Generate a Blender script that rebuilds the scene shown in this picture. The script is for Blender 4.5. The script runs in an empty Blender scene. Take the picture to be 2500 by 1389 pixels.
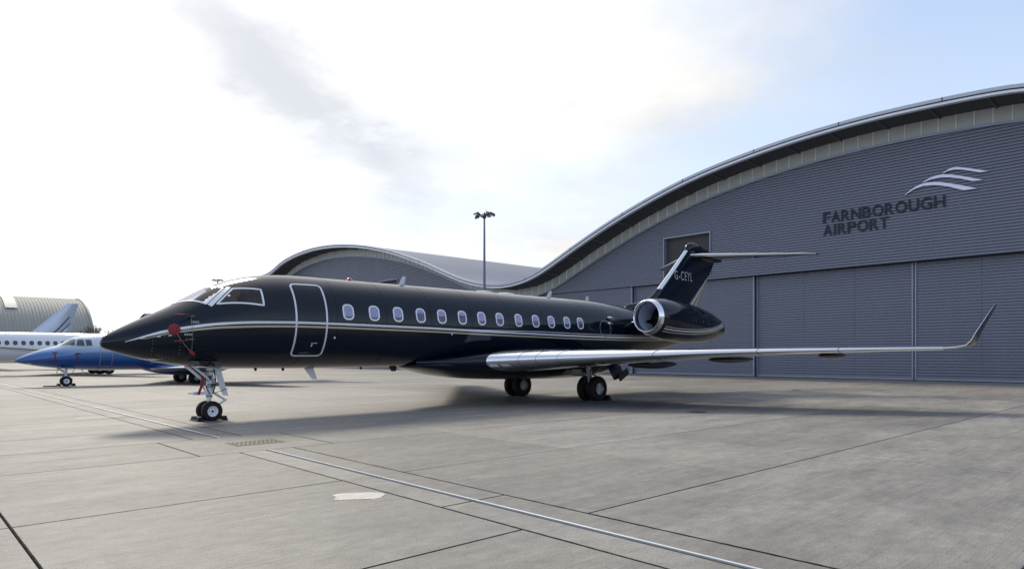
import bpy, math, random
import numpy as np
from mathutils import Vector, Matrix
random.seed(7)
R = math.radians
scene = bpy.context.scene
col = scene.collection

# ------------------------------------------------------------------ camera
CAM_H = 1.75
cam = bpy.data.cameras.new('camera')
cam.sensor_width = 36.0
cam.lens = 36.0 * 1642.0 / 2500.0
cam.shift_y = 171.5 / 2500.0
cam.clip_start = 0.05
cam.clip_end = 6000
cam_o = bpy.data.objects.new('camera', cam)
cam_o.location = (0, 0, CAM_H)
cam_o.rotation_euler = (R(90), 0, R(-43.2))
col.objects.link(cam_o)
scene.camera = cam_o

# ------------------------------------------------------------------ light
SUN = Vector((0.24, 1.12, 1.0)).normalized()          # towards the sun
SUN_EL = math.asin(SUN.z)
SUN_AZ = math.atan2(SUN.x, SUN.y)
sl = bpy.data.lights.new('sun', 'SUN')
sl.energy = 2.4
sl.angle = R(13)
sl.color = (1.0, 0.90, 0.74)
so = bpy.data.objects.new('sun', sl)
so.rotation_euler = SUN.to_track_quat('Z', 'Y').to_euler()
so.location = (0, 0, 60)
col.objects.link(so)

scene.view_settings.view_transform = 'Standard'
scene.view_settings.look = 'None'
scene.view_settings.gamma = 1.0
scene.view_settings.exposure = 0.18
scene.cycles.max_bounces = 8

def build_world():
    w = bpy.data.worlds.new('World')
    scene.world = w
    w.use_nodes = True
    nt = w.node_tree
    N, L = nt.nodes, nt.links
    N.clear()
    def nd(t, **k):
        n = N.new(t)
        for a, b in k.items():
            setattr(n, a, b)
        return n
    def val(sock, v):
        if hasattr(v, 'is_output'):
            L.new(v, sock)
        else:
            sock.default_value = v
    def math_(op, a, b=0.0, c=0.0, clamp=False):
        n = nd('ShaderNodeMath', operation=op, use_clamp=clamp)
        val(n.inputs[0], a); val(n.inputs[1], b)
        if op in ('MULTIPLY_ADD', 'SMOOTH_MIN'):
            val(n.inputs[2], c)
        return n.outputs[0]
    def vmath(op, a, b=(0, 0, 0)):
        n = nd('ShaderNodeVectorMath', operation=op)
        val(n.inputs[0], a); val(n.inputs[1], b)
        return n.outputs['Value'] if op in ('DOT_PRODUCT', 'LENGTH') else n.outputs[0]
    def smooth(x, a, b):
        n = nd('ShaderNodeMapRange', interpolation_type='SMOOTHSTEP')
        val(n.inputs[0], x); n.inputs[1].default_value = a; n.inputs[2].default_value = b
        return n.outputs[0]
    def mixc(f, a, b):
        n = nd('ShaderNodeMix', data_type='RGBA')
        val(n.inputs[0], f); val(n.inputs[6], a); val(n.inputs[7], b)
        return n.outputs[2]
    def noise(vec, scale, detail, rough=0.55):
        n = nd('ShaderNodeTexNoise')
        L.new(vec, n.inputs['Vector'])
        n.inputs['Scale'].default_value = scale
        n.inputs['Detail'].default_value = detail
        n.inputs['Roughness'].default_value = rough
        return n.outputs['Fac'], n.outputs['Color']
    out = nd('ShaderNodeOutputWorld')
    bg = nd('ShaderNodeBackground')
    L.new(bg.outputs[0], out.inputs[0])
    sky = nd('ShaderNodeTexSky', sky_type='NISHITA')
    sky.sun_disc = False
    sky.sun_elevation = SUN_EL
    sky.sun_rotation = SUN_AZ
    sky.air_density = 1.0
    sky.dust_density = 0.6
    sky.ozone_density = 1.6
    tc = nd('ShaderNodeTexCoord')
    d = vmath('NORMALIZE', tc.outputs['Generated'])
    sep = nd('ShaderNodeSeparateXYZ'); L.new(d, sep.inputs[0])
    z = math_('MAXIMUM', sep.outputs[2], 0.0)
    den = math_('ADD', z, 0.16)
    comb = nd('ShaderNodeCombineXYZ')
    L.new(math_('DIVIDE', sep.outputs[0], den), comb.inputs[0])
    L.new(math_('DIVIDE', sep.outputs[1], den), comb.inputs[1])
    cp = comb.outputs[0]                                  # cloud-deck coordinates
    n1, n1c = noise(cp, 0.75, 9, 0.58)
    n2, _ = noise(cp, 2.3, 8, 0.6)
    n3, _ = noise(cp, 0.32, 3, 0.5)
    # how near the sun: the veil is thick and glowing there, thins out away from it
    sd = vmath('DOT_PRODUCT', d, tuple(SUN))
    near = smooth(sd, 0.35, 0.93)
    glow = math_('POWER', smooth(sd, 0.2, 1.0), 2.0)
    cov = math_('ADD', math_('MULTIPLY', n1, 1.15), math_('MULTIPLY', near, 0.62))
    cov = math_('ADD', cov, math_('MULTIPLY', n3, 0.35))
    cov = smooth(cov, 0.80, 1.38)
    haze = smooth(z, 0.55, 0.0)
    # brightness of the veil
    tex = math_('MULTIPLY_ADD', n2, 0.55, 0.70)
    bright = math_('MULTIPLY', tex, math_('MULTIPLY_ADD', glow, 0.66, 0.54))
    white = nd('ShaderNodeCombineColor')
    warm = mixc(smooth(n1, 0.42, 0.66), (0.97, 0.98, 1.0, 1), (1.0, 0.98, 0.945, 1))
    cl = vmath('SCALE', warm)
    cl_n = cl.node; L.new(bright, cl_n.inputs['Scale'])
    # one long grey bank of thicker cloud across the glowing part
    a = Vector((0.3065, 0.8505, 0.4275)); b = Vector((0.5271, 0.8060, 0.2692))
    pn = a.cross(b).normalized(); tg = (b - a).normalized(); mid = ((a + b) / 2).normalized()
    dis = vmath('SUBTRACT', n1c, (0.5, 0.5, 0.5))
    dn = dis.node
    d2n = nd('ShaderNodeVectorMath', operation='MULTIPLY_ADD')
    L.new(dis, d2n.inputs[0]); d2n.inputs[1].default_value = (0.22, 0.22, 0.22); L.new(d, d2n.inputs[2])
    n2b = noise(cp, 3.1, 8, 0.65)[1]
    d3n = nd('ShaderNodeVectorMath', operation='MULTIPLY_ADD')
    L.new(vmath('SUBTRACT', n2b, (0.5, 0.5, 0.5)), d3n.inputs[0]); d3n.inputs[1].default_value = (0.13, 0.13, 0.13); L.new(d2n.outputs[0], d3n.inputs[2])
    d2 = d3n.outputs[0]
    off = math_('ABSOLUTE', vmath('DOT_PRODUCT', d2, tuple(pn)))
    al = vmath('DOT_PRODUCT', d2, tuple(tg))
    al0 = mid.dot(tg)
    al = math_('ABSOLUTE', math_('SUBTRACT', al, al0))
    band = math_('MULTIPLY', smooth(off, 0.12, 0.01), smooth(al, 0.31, 0.08))
    band = math_('MULTIPLY', band, smooth(n2, 0.24, 0.52))
    skyc = vmath('SCALE', sky.outputs[0]); skyc.node.inputs['Scale'].default_value = 0.15
    veil = mixc(math_('MULTIPLY_ADD', haze, 0.40, 0.36), skyc, (0.74, 0.85, 1.04, 1))
    c = mixc(cov, veil, cl)
    c = mixc(math_('MULTIPLY', band, 0.86), c, (0.61, 0.64, 0.70, 1))
    # thinner grey wisps elsewhere in the veil
    wisp = math_('MULTIPLY', smooth(noise(cp, 1.3, 7, 0.6)[0], 0.56, 0.74), math_('MULTIPLY', cov, 0.38))
    c = mixc(wisp, c, (0.62, 0.65, 0.72, 1))
    L.new(c, bg.inputs[0])
    bg.inputs[1].default_value = 1.0
build_world()

# ------------------------------------------------------------------ materials
MATS = {}
def mat(name, base=(0.5, 0.5, 0.5), rough=0.5, metal=0.0, coat=0.0, var=0.0, vscale=4.0, stretch=(1, 1, 1),
        bump=0.0, bscale=40.0, spec=0.5, rvar=0.0):
    if name in MATS:
        return MATS[name]
    m = bpy.data.materials.new(name)
    m.use_nodes = True
    nt = m.node_tree; N, L = nt.nodes, nt.links
    p = N['Principled BSDF']
    p.inputs['Base Color'].default_value = (*base, 1)
    p.inputs['Roughness'].default_value = rough
    p.inputs['Metallic'].default_value = metal
    p.inputs['Coat Weight'].default_value = coat
    p.inputs['Coat Roughness'].default_value = 0.03
    p.inputs['Specular IOR Level'].default_value = spec
    tc = N.new('ShaderNodeTexCoord')
    mp = N.new('ShaderNodeMapping'); mp.inputs['Scale'].default_value = stretch
    L.new(tc.outputs['Object'], mp.inputs[0])
    if var or rvar:
        n = N.new('ShaderNodeTexNoise'); n.inputs['Scale'].default_value = vscale; n.inputs['Detail'].default_value = 6
        L.new(mp.outputs[0], n.inputs['Vector'])
        if var:
            mx = N.new('ShaderNodeMix'); mx.data_type = 'RGBA'
            L.new(n.outputs['Fac'], mx.inputs[0])
            mx.inputs[6].default_value = (*[c * (1 - var) for c in base], 1)
            mx.inputs[7].default_value = (*[min(1, c * (1 + var)) for c in base], 1)
            L.new(mx.outputs[2], p.inputs['Base Color'])
        if rvar:
            mr = N.new('ShaderNodeMapRange')
            L.new(n.outputs['Fac'], mr.inputs[0])
            mr.inputs[1].default_value = 0.3; mr.inputs[2].default_value = 0.7
            mr.inputs[3].default_value = max(0, rough - rvar); mr.inputs[4].default_value = rough + rvar
            L.new(mr.outputs[0], p.inputs['Roughness'])
    if bump:
        n = N.new('ShaderNodeTexNoise'); n.inputs['Scale'].default_value = bscale; n.inputs['Detail'].default_value = 4
        L.new(mp.outputs[0], n.inputs['Vector'])
        b = N.new('ShaderNodeBump'); b.inputs['Strength'].default_value = bump; b.inputs['Distance'].default_value = 0.02
        L.new(n.outputs['Fac'], b.inputs['Height'])
        L.new(b.outputs[0], p.inputs['Normal'])
    MATS[name] = m
    return m

def glass_mat(name, tint, refl=0.06, rough=0.0):
    m = bpy.data.materials.new(name); m.use_nodes = True
    nt = m.node_tree; N, L = nt.nodes, nt.links
    N.clear()
    o = N.new('ShaderNodeOutputMaterial'); mx = N.new('ShaderNodeMixShader')
    t = N.new('ShaderNodeBsdfTransparent'); t.inputs[0].default_value = (*tint, 1)
    g = N.new('ShaderNodeBsdfGlossy'); g.inputs['Roughness'].default_value = rough
    lw = N.new('ShaderNodeLayerWeight'); lw.inputs[0].default_value = 0.5
    pw = N.new('ShaderNodeMath'); pw.operation = 'POWER'; L.new(lw.outputs['Facing'], pw.inputs[0]); pw.inputs[1].default_value = 4.0
    fr = N.new('ShaderNodeMath'); fr.operation = 'MULTIPLY_ADD'; L.new(pw.outputs[0], fr.inputs[0]); fr.inputs[1].default_value = 0.85; fr.inputs[2].default_value = refl
    L.new(fr.outputs[0], mx.inputs[0]); L.new(t.outputs[0], mx.inputs[1]); L.new(g.outputs[0], mx.inputs[2])
    L.new(mx.outputs[0], o.inputs[0])
    MATS[name] = m
    return m

def concrete(name, base, tone=0.10):
    m = bpy.data.materials.new(name); m.use_nodes = True
    nt = m.node_tree; N, L = nt.nodes, nt.links
    p = N['Principled BSDF']
    p.inputs['Specular IOR Level'].default_value = 0.35
    geo = N.new('ShaderNodeNewGeometry')
    def noise(scale, stretch=(1, 1, 1), detail=6, rough=0.6):
        mp = N.new('ShaderNodeMapping'); mp.inputs['Scale'].default_value = stretch
        L.new(geo.outputs['Position'], mp.inputs[0])
        n = N.new('ShaderNodeTexNoise'); n.inputs['Scale'].default_value = scale
        n.inputs['Detail'].default_value = detail; n.inputs['Roughness'].default_value = rough
        L.new(mp.outputs[0], n.inputs['Vector'])
        return n.outputs['Fac']
    def rng(x, a, b, c, d_):
        r = N.new('ShaderNodeMapRange'); L.new(x, r.inputs[0])
        for i, v in enumerate((a, b, c, d_)):
            r.inputs[i + 1].default_value = v
        return r.outputs[0]
    def mul(a, b):
        n = N.new('ShaderNodeMath'); n.operation = 'MULTIPLY'; L.new(a, n.inputs[0])
        if hasattr(b, 'is_output'): L.new(b, n.inputs[1])
        else: n.inputs[1].default_value = b
        return n.outputs[0]
    oi = N.new('ShaderNodeObjectInfo')
    blot = noise(0.22, (1, 1, 1), 5)
    stain = noise(0.9, (0.5, 1.4, 1), 8, 0.65)
    brush = noise(9.0, (0.06, 3.6, 1), 4, 0.7)             # broom strokes run with the slab's length
    brush2 = noise(1.6, (0.16, 2.2, 1), 5, 0.65)
    grit = noise(70.0, (1, 1, 1), 3, 0.7)
    v = mul(rng(blot, 0.3, 0.7, 0.84, 1.10), rng(stain, 0.35, 0.68, 0.74, 1.10))
    mott = noise(4.5, (0.8, 1.2, 1), 7, 0.7)
    v = mul(v, rng(mott, 0.3, 0.66, 0.76, 1.12))
    patch = noise(0.28, (1, 1, 1), 4)
    k = rng(patch, 0.40, 0.60, 0.12, 1.0)
    br = rng(brush, 0.38, 0.52, 0.72, 1.04)
    mxb = N.new('ShaderNodeMix'); mxb.data_type = 'FLOAT'
    L.new(k, mxb.inputs[0]); mxb.inputs[2].default_value = 1.0; L.new(br, mxb.inputs[3])
    v = mul(v, mxb.outputs[0])
    v = mul(v, rng(brush2, 0.3, 0.7, 0.95, 1.03))
    v = mul(v, rng(grit, 0.30, 0.66, 0.58, 1.26))
    spk = noise(26.0, (1, 1, 1), 2, 0.5)
    v = mul(v, rng(spk, 0.30, 0.40, 0.72, 1.0))
    v = mul(v, rng(oi.outputs['Random'], 0, 1, 1 - tone, 1 + tone))
    sc = N.new('ShaderNodeVectorMath'); sc.operation = 'SCALE'
    hue = N.new('ShaderNodeMix'); hue.data_type = 'RGBA'
    L.new(blot, hue.inputs[0])
    hue.inputs[6].default_value = (base[0] * 0.97, base[1] * 0.99, base[2] * 1.04, 1)
    hue.inputs[7].default_value = (base[0] * 1.03, base[1], base[2] * 0.94, 1)
    L.new(hue.outputs[2], sc.inputs[0]); L.new(v, sc.inputs['Scale'])
    L.new(sc.outputs[0], p.inputs['Base Color'])
    L.new(rng(stain, 0.3, 0.7, 0.52, 0.75), p.inputs['Roughness'])
    b = N.new('ShaderNodeBump'); b.inputs['Strength'].default_value = 0.35; b.inputs['Distance'].default_value = 0.006
    ad = N.new('ShaderNodeMath'); ad.operation = 'ADD'; L.new(brush, ad.inputs[0]); L.new(grit, ad.inputs[1])
    L.new(ad.outputs[0], b.inputs['Height']); L.new(b.outputs[0], p.inputs['Normal'])
    MATS[name] = m
    return m

CONC = concrete('apron_concrete', (0.288, 0.274, 0.252), 0.14)
CONC_P = concrete('repair_concrete', (0.80, 0.76, 0.66), 0.02)
SEAL = mat('joint_sealant', (0.020, 0.020, 0.022), 0.9, var=0.4, vscale=8, spec=0.05)
STEEL = mat('galvanised_steel', (0.85, 0.87, 0.92), 0.30, 0.35, var=0.15, vscale=6)
RUST = mat('grate_iron', (0.055, 0.05, 0.045), 0.7, 0.3, var=0.4, vscale=12)
PAINT = mat('black_gloss_paint', (0.0020, 0.0066, 0.0165), 0.10, 0.0, 0.0, spec=0.42)
SILVER = mat('silver_paint', (0.74, 0.75, 0.82), 0.25, 0.15, 0.4)
GOLD = mat('champagne_paint', (0.52, 0.44, 0.31), 0.26, 0.15, 0.4)
POLISH = mat('polished_metal', (0.86, 0.87, 0.90), 0.13, 1.0, rvar=0.05, vscale=1.5, stretch=(1, 6, 6))
FRAME = mat('riveted_frame_metal', (0.84, 0.86, 0.93), 0.35, 0.2, var=0.16, vscale=60)
WHITE = mat('white_gear_paint', (0.72, 0.73, 0.76), 0.35, 0.0, 0.2, var=0.10, vscale=14)
GREYM = mat('grey_gear_metal', (0.32, 0.32, 0.33), 0.45, 0.5, var=0.3, vscale=18)
DARKM = mat('dark_metal', (0.035, 0.035, 0.04), 0.5, 0.4, var=0.3, vscale=10)
RUBBER = mat('tyre_rubber', (0.013, 0.013, 0.014), 0.72, var=0.3, vscale=14, spec=0.3)
RED = mat('red_fabric', (0.24, 0.02, 0.028), 0.7, var=0.25, vscale=20)
INTER = mat('cabin_trim', (0.16, 0.10, 0.08), 0.7, var=0.2, vscale=6)
SEATM = mat('seat_leather', (0.55, 0.52, 0.45), 0.6)
GREEN = mat('green_vest', (0.25, 0.45, 0.14), 0.7)
BLACKP = mat('panel_black', (0.012, 0.012, 0.014), 0.5)
GLASS = glass_mat('cockpit_glass', (0.80, 0.80, 0.86))
CABG = mat('cabin_interior', (0.15, 0.15, 0.24), 0.5, 0.0, 0.0, var=0.95, vscale=7.5)
BLIND_TINT = mat('sky_tint_blind', (0.56, 0.57, 0.80), 0.6, 0.0, 0.0, var=0.2, vscale=5)  # lavender of reflected sky and cabin light put into the colour
LENS = mat('lamp_lens', (0.9, 0.9, 0.92), 0.1, 0.0, 1.0)
CLAD = mat('grey_blue_cladding', (0.190, 0.202, 0.262), 0.42, 0.15, var=0.14, vscale=0.5, stretch=(1, 2.5, .5), rvar=0.06)
CLADT = mat('cladding_trim', (0.29, 0.315, 0.40), 0.38, 0.3, var=0.08, vscale=1.5)
ROOFM = mat('standing_seam_roof', (0.17, 0.19, 0.25), 0.6, 0.0, var=0.10, vscale=0.4)
FASC = mat('fascia_aluminium', (0.76, 0.78, 0.84), 0.35, 0.3, var=0.07, vscale=1.0)
SOFF = mat('soffit_dark', (0.045, 0.048, 0.058), 0.6)
CREAM = mat('clerestory_panel', (0.47, 0.50, 0.49), 0.35, 0.0, var=0.10, vscale=0.8)
MULL = mat('clerestory_mullion', (0.80, 0.80, 0.80), 0.45)
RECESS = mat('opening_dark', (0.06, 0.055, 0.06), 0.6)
SIGND = mat('sign_dark_blue', (0.012, 0.017, 0.034), 0.55)
SIGNS = mat('sign_silver', (0.66, 0.66, 0.76), 0.25, 0.6)
VAULT = mat('vault_sheeting', (0.36, 0.35, 0.32), 0.75, 0.0, var=0.12, vscale=0.5, stretch=(3, 0.3, 0.3))
VAULTE = mat('vault_end_trim', (0.30, 0.29, 0.28), 0.6)
RLIGHT = mat('rooflight_sheet', (0.50, 0.50, 0.47), 0.6)
JETW = mat('white_jet_paint', (0.78, 0.79, 0.83), 0.14, 0.0, 0.8, var=0.03, vscale=0.6)
JETS = mat('pale_silver_paint', (0.52, 0.58, 0.72), 0.2, 0.3, 0.6)
BROWN = mat('brown_stripe', (0.22, 0.13, 0.10), 0.3, 0.2, 0.4)
NAVY = mat('black_stripe', (0.012, 0.013, 0.02), 0.3, 0.0, 0.4)
DWIN = mat('dark_window', (0.03, 0.04, 0.06), 0.06, 0.0, 1.0)
MAST = mat('mast_grey', (0.17, 0.20, 0.27), 0.5, 0.4, var=0.1, vscale=3)
LAMP = mat('lamp_housing', (0.05, 0.05, 0.07), 0.5, 0.3)
BARK = mat('bark', (0.20, 0.175, 0.15), 0.9, var=0.3, vscale=5)
LEAFW = mat('hedge_foliage', (0.05, 0.06, 0.035), 0.8, var=0.5, vscale=2)

def blue_paint():
    m = bpy.data.materials.new('two_tone_blue_paint'); m.use_nodes = True
    nt = m.node_tree; N, L = nt.nodes, nt.links
    p = N['Principled BSDF']
    p.inputs['Roughness'].default_value = 0.14
    p.inputs['Coat Weight'].default_value = 0.8
    p.inputs['Coat Roughness'].default_value = 0.03
    tc = N.new('ShaderNodeTexCoord'); sp = N.new('ShaderNodeSeparateXYZ')
    L.new(tc.outputs['Object'], sp.inputs[0])
    ad = N.new('ShaderNodeMath'); ad.operation = 'MULTIPLY_ADD'      # the fade drops slowly towards the tail
    L.new(sp.outputs[0], ad.inputs[0]); ad.inputs[1].default_value = 0.015; L.new(sp.outputs[2], ad.inputs[2])
    r = N.new('ShaderNodeValToRGB')
    mr = N.new('ShaderNodeMapRange'); L.new(ad.outputs[0], mr.inputs[0])
    mr.inputs[1].default_value = 1.25; mr.inputs[2].default_value = 2.55
    L.new(mr.outputs[0], r.inputs[0])
    e = r.color_ramp.elements
    e[0].position = 0.15; e[0].color = (0.008, 0.060, 0.27, 1)
    e[1].position = 0.85; e[1].color = (0.58, 0.66, 0.76, 1)
    x = e.new(0.45); x.color = (0.035, 0.17, 0.44, 1)
    L.new(r.outputs[0], p.inputs['Base Color'])
    MATS['blue'] = m
    return m
BLUEJ = blue_paint()

# ------------------------------------------------------------------ mesh helpers
class MB:
    def __init__(self):
        self.v = []; self.f = []
    def add(self, vs, fs):
        o = len(self.v)
        self.v.extend([tuple(float(c) for c in p) for p in vs])
        self.f.extend([tuple(i + o for i in f) for f in fs])
        return self
    def box(self, c, size, rot=None):
        hx, hy, hz = [s / 2 for s in size]
        vs = [Vector((x, y, z)) for x in (-hx, hx) for y in (-hy, hy) for z in (-hz, hz)]
        if rot is not None:
            vs = [rot @ p for p in vs]
        vs = [p + Vector(c) for p in vs]
        return self.add(vs, [(0, 1, 3, 2), (4, 6, 7, 5), (0, 4, 5, 1), (2, 3, 7, 6), (0, 2, 6, 4), (1, 5, 7, 3)])
    def span(self, x0, x1, y0, y1, z0, z1):
        return self.box(((x0 + x1) / 2, (y0 + y1) / 2, (z0 + z1) / 2), (x1 - x0, y1 - y0, z1 - z0))
    def loft(self, rings, closed=True, caps=True):
        n = len(rings[0]); vs = [p for r in rings for p in r]; fs = []
        for i in range(len(rings) - 1):
            for j in range(n if closed else n - 1):
                k = (j + 1) % n
                fs.append((i * n + j, i * n + k, (i + 1) * n + k, (i + 1) * n + j))
        if caps and closed:
            fs.append(tuple(range(n - 1, -1, -1)))
            fs.append(tuple((len(rings) - 1) * n + j for j in range(n)))
        return self.add(vs, fs)
    def tube(self, pts, rad, seg=8, caps=True):
        pts = [Vector(p) for p in pts]
        if not isinstance(rad, (list, tuple)):
            rad = [rad] * len(pts)
        rings = []; up = None
        for i, p in enumerate(pts):
            t = (pts[min(i + 1, len(pts) - 1)] - pts[max(i - 1, 0)]).normalized()
            if up is None:
                up = Vector((0, 0, 1)) if abs(t.z) < 0.9 else Vector((1, 0, 0))
            a = t.cross(up)
            if a.length < 1e-5:
                a = t.orthogonal()
            a.normalize(); b = a.cross(t); up = b
            rings.append([p + (a * math.cos(q) + b * math.sin(q)) * rad[i] for q in [2 * math.pi * k / seg for k in range(seg)]])
        return self.loft(rings, True, caps)
    def lathe(self, prof, org, axis, seg=32):
        """prof: (along, radius) pairs about an axis through org"""
        ax = Vector(axis).normalized(); a = ax.orthogonal().normalized(); b = ax.cross(a); org = Vector(org)
        rings = [[org + ax * h + (a * math.cos(q) + b * math.sin(q)) * r for q in [2 * math.pi * k / seg for k in range(seg)]] for h, r in prof]
        return self.loft(rings, True, False)
    def prism(self, poly, axis, lo, hi):
        """poly of 2D points extruded along 'x','y' or 'z'"""
        def mk(p, h):
            return {'x': (h, p[0], p[1]), 'y': (p[0], h, p[1]), 'z': (p[0], p[1], h)}[axis]
        n = len(poly)
        vs = [mk(p, lo) for p in poly] + [mk(p, hi) for p in poly]
        fs = [tuple(range(n - 1, -1, -1)), tuple(range(n, 2 * n))] + [(i, (i + 1) % n, n + (i + 1) % n, n + i) for i in range(n)]
        return self.add(vs, fs)
    def build(self, name, m, parent=None, smooth=35, fix=True):
        me = bpy.data.meshes.new(name)
        me.from_pydata(self.v, [], self.f)
        if fix:
            import bmesh
            bm = bmesh.new(); bm.from_mesh(me)
            bmesh.ops.recalc_face_normals(bm, faces=bm.faces)
            bm.to_mesh(me); bm.free()
        if smooth:
            me.shade_smooth()
            if smooth < 180:
                me.set_sharp_from_angle(angle=R(smooth))
        me.materials.append(m)
        o = bpy.data.objects.new(name, me)
        col.objects.link(o)
        if parent is not None:
            o.parent = parent
        return o

def tag(o, label=None, cat=None, group=None, kind=None):
    if label: o['label'] = label
    if cat: o['category'] = cat
    if group: o['group'] = group
    if kind: o['kind'] = kind
    return o
def thing(name, loc, label, cat, group=None):
    o = bpy.data.objects.new(name, None)
    o.empty_display_size = 0.3
    o.location = loc
    col.objects.link(o)
    return tag(o, label, cat, group)

def pchip(pairs):
    xs = np.array([p[0] for p in pairs], float); ys = np.array([p[1] for p in pairs], float)
    h = np.diff(xs); d = np.diff(ys) / h; m = np.zeros(len(xs))
    for i in range(1, len(xs) - 1):
        if d[i - 1] * d[i] > 0:
            w1 = 2 * h[i] + h[i - 1]; w2 = h[i] + 2 * h[i - 1]
            m[i] = (w1 + w2) / (w1 / d[i - 1] + w2 / d[i])
    m[0] = d[0]; m[-1] = d[-1]
    def F(x):
        x = min(max(x, xs[0]), xs[-1])
        i = int(min(max(np.searchsorted(xs, x) - 1, 0), len(xs) - 2)); t = (x - xs[i]) / h[i]
        return float(ys[i] * (2 * t**3 - 3 * t * t + 1) + m[i] * h[i] * (t**3 - 2 * t * t + t) + ys[i + 1] * (3 * t * t - 2 * t**3) + m[i + 1] * h[i] * (t**3 - t * t))
    return F

class Fus:
    """fuselage skin: x aft from the nose tip, y starboard, z up; phi from the crown (0) down to the keel (pi)"""
    def __init__(self, zt, zb, w, zm):
        def soft(tab):
            f0 = pchip(tab); lo, hi = tab[0][0], tab[-1][0]
            gx = np.linspace(lo, hi, 1500); gy = []
            for x in gx:
                h_ = min(.32, .35 * max(0.0, x - lo), .35 * max(0.0, hi - x))
                gy.append(f0(x) if h_ < .02 else sum(f0(x + h_ * k) for k in (-1, -.67, -.33, 0, .33, .67, 1)) / 7)
            return pchip(list(zip(gx, gy)))
        self.zt, self.zb, self.w, self.zm = soft(zt), soft(zb), soft(w), soft(zm)
    def pt(self, x, phi, side=-1):
        zm = self.zm(x); c = math.cos(phi)
        z = zm + ((self.zt(x) - zm) if c > 0 else (zm - self.zb(x))) * c
        return Vector((x, side * self.w(x) * math.sin(phi), z))
    def phi(self, x, z):
        zm = self.zm(x)
        a = (self.zt(x) - zm) if z > zm else (zm - self.zb(x))
        return math.acos(max(-1, min(1, (z - zm) / a)))
    def nrm(self, x, phi, side=-1):
        e = 1e-3
        du = self.pt(x + e, phi, side) - self.pt(x - e, phi, side)
        dv = self.pt(x, phi + e, side) - self.pt(x, phi - e, side)
        n = du.cross(dv).normalized()
        c = Vector((0, self.pt(x, phi, side).y, self.pt(x, phi, side).z - self.zm(x)))
        return n if n.dot(c) > 0 else -n
    def off(self, x, phi, d, side=-1):
        return self.pt(x, phi, side) + self.nrm(x, phi, side) * d
    def skin(self, stations, seg, hole=None, d=0.0):
        """grid skin, faces whose centre hole(x, phi) accepts are left out"""
        vs = []; fs = []
        for x in stations:
            for k in range(seg):
                a = 2 * math.pi * k / seg
                ph = a if a <= math.pi else 2 * math.pi - a
                sd = -1 if a <= math.pi else 1
                vs.append(self.off(x, ph, d, sd) if d else self.pt(x, ph, sd))
        n = len(stations)
        for i in range(n - 1):
            xm = (stations[i] + stations[i + 1]) / 2
            for k in range(seg):
                am = 2 * math.pi * (k + .5) / seg
                ph = am if am <= math.pi else 2 * math.pi - am
                if hole and hole(xm, ph):
                    continue
                j = (k + 1) % seg
                fs.append((i * seg + k, i * seg + j, (i + 1) * seg + j, (i + 1) * seg + k))
        fs.append(tuple(range(seg - 1, -1, -1)))
        fs.append(tuple((n - 1) * seg + k for k in range(seg)))
        return MB().add(vs, fs)
    def ribbon(self, path, width, d=0.006, side=-1, closed=False, mb=None, base=-0.004):
        """strip of the given width lying on the skin along path of (x, phi)"""
        mb = mb or MB()
        P = [self.pt(x, p, side) for x, p in path]; Nn = [self.nrm(x, p, side) for x, p in path]
        n = len(P); rings = []
        for i in range(n):
            a = P[(i - 1) % n] if closed or i > 0 else P[0]
            b = P[(i + 1) % n] if closed or i < n - 1 else P[-1]
            t = (b - a).normalized(); s = Nn[i].cross(t).normalized()
            w = width[i] if isinstance(width, (list, tuple)) else width
            rings.append([P[i] - s * w / 2 + Nn[i] * base, P[i] - s * w / 2 + Nn[i] * d, P[i] + s * w / 2 + Nn[i] * d, P[i] + s * w / 2 + Nn[i] * base])
        if closed:
            rings.append(rings[0])
        return mb.loft(rings, True, not closed)
    def fill(self, outline, d=0.003, side=-1, rings=5, mb=None, rim=0.0):
        mb = mb or MB()
        cx = sum(p[0] for p in outline) / len(outline); cp = sum(p[1] for p in outline) / len(outline)
        R_ = []
        for k in range(rings, 0, -1):
            t = k / rings
            R_.append([self.off(cx + (x - cx) * t, cp + (p - cp) * t, d, side) for x, p in outline])
        n = len(outline); vs = [q for r in R_ for q in r] + [self.off(cx, cp, d, side)]
        fs = []
        for i in range(len(R_) - 1):
            for j in range(n):
                k = (j + 1) % n
                fs.append((i * n + j, i * n + k, (i + 1) * n + k, (i + 1) * n + j))
        for j in range(n):
            fs.append(((len(R_) - 1) * n + j, (len(R_) - 1) * n + (j + 1) % n, len(vs) - 1))
        if rim:
            o = len(vs)
            vs += [self.off(x, p, -rim, side) for x, p in outline]
            fs += [(j, o + j, o + (j + 1) % n, (j + 1) % n) for j in range(n)]
        return mb.add(vs, fs)

def rrect(cx, ca, w, h, r, rad, n=6, dens=8):
    """rounded rectangle in (x, arc length) turned into (x, phi) on a body of radius rad"""
    pts = []
    for qx, qy, a0 in ((1, 1, 0), (-1, 1, 90), (-1, -1, 180), (1, -1, 270)):
        for k in range(n + 1):
            a = R(a0 + 90 * k / n)
            pts.append((cx + qx * (w / 2 - r) + r * math.cos(a), ca + qy * (h / 2 - r) + r * math.sin(a)))
    out = []
    for i, p in enumerate(pts):
        q = pts[(i + 1) % len(pts)]
        out.append(p)
        m = int(math.hypot(q[0] - p[0], q[1] - p[1]) / 0.12)
        for k in range(1, m):
            out.append((p[0] + (q[0] - p[0]) * k / m, p[1] + (q[1] - p[1]) * k / m))
    return [(x, a / rad) for x, a in out]

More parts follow.
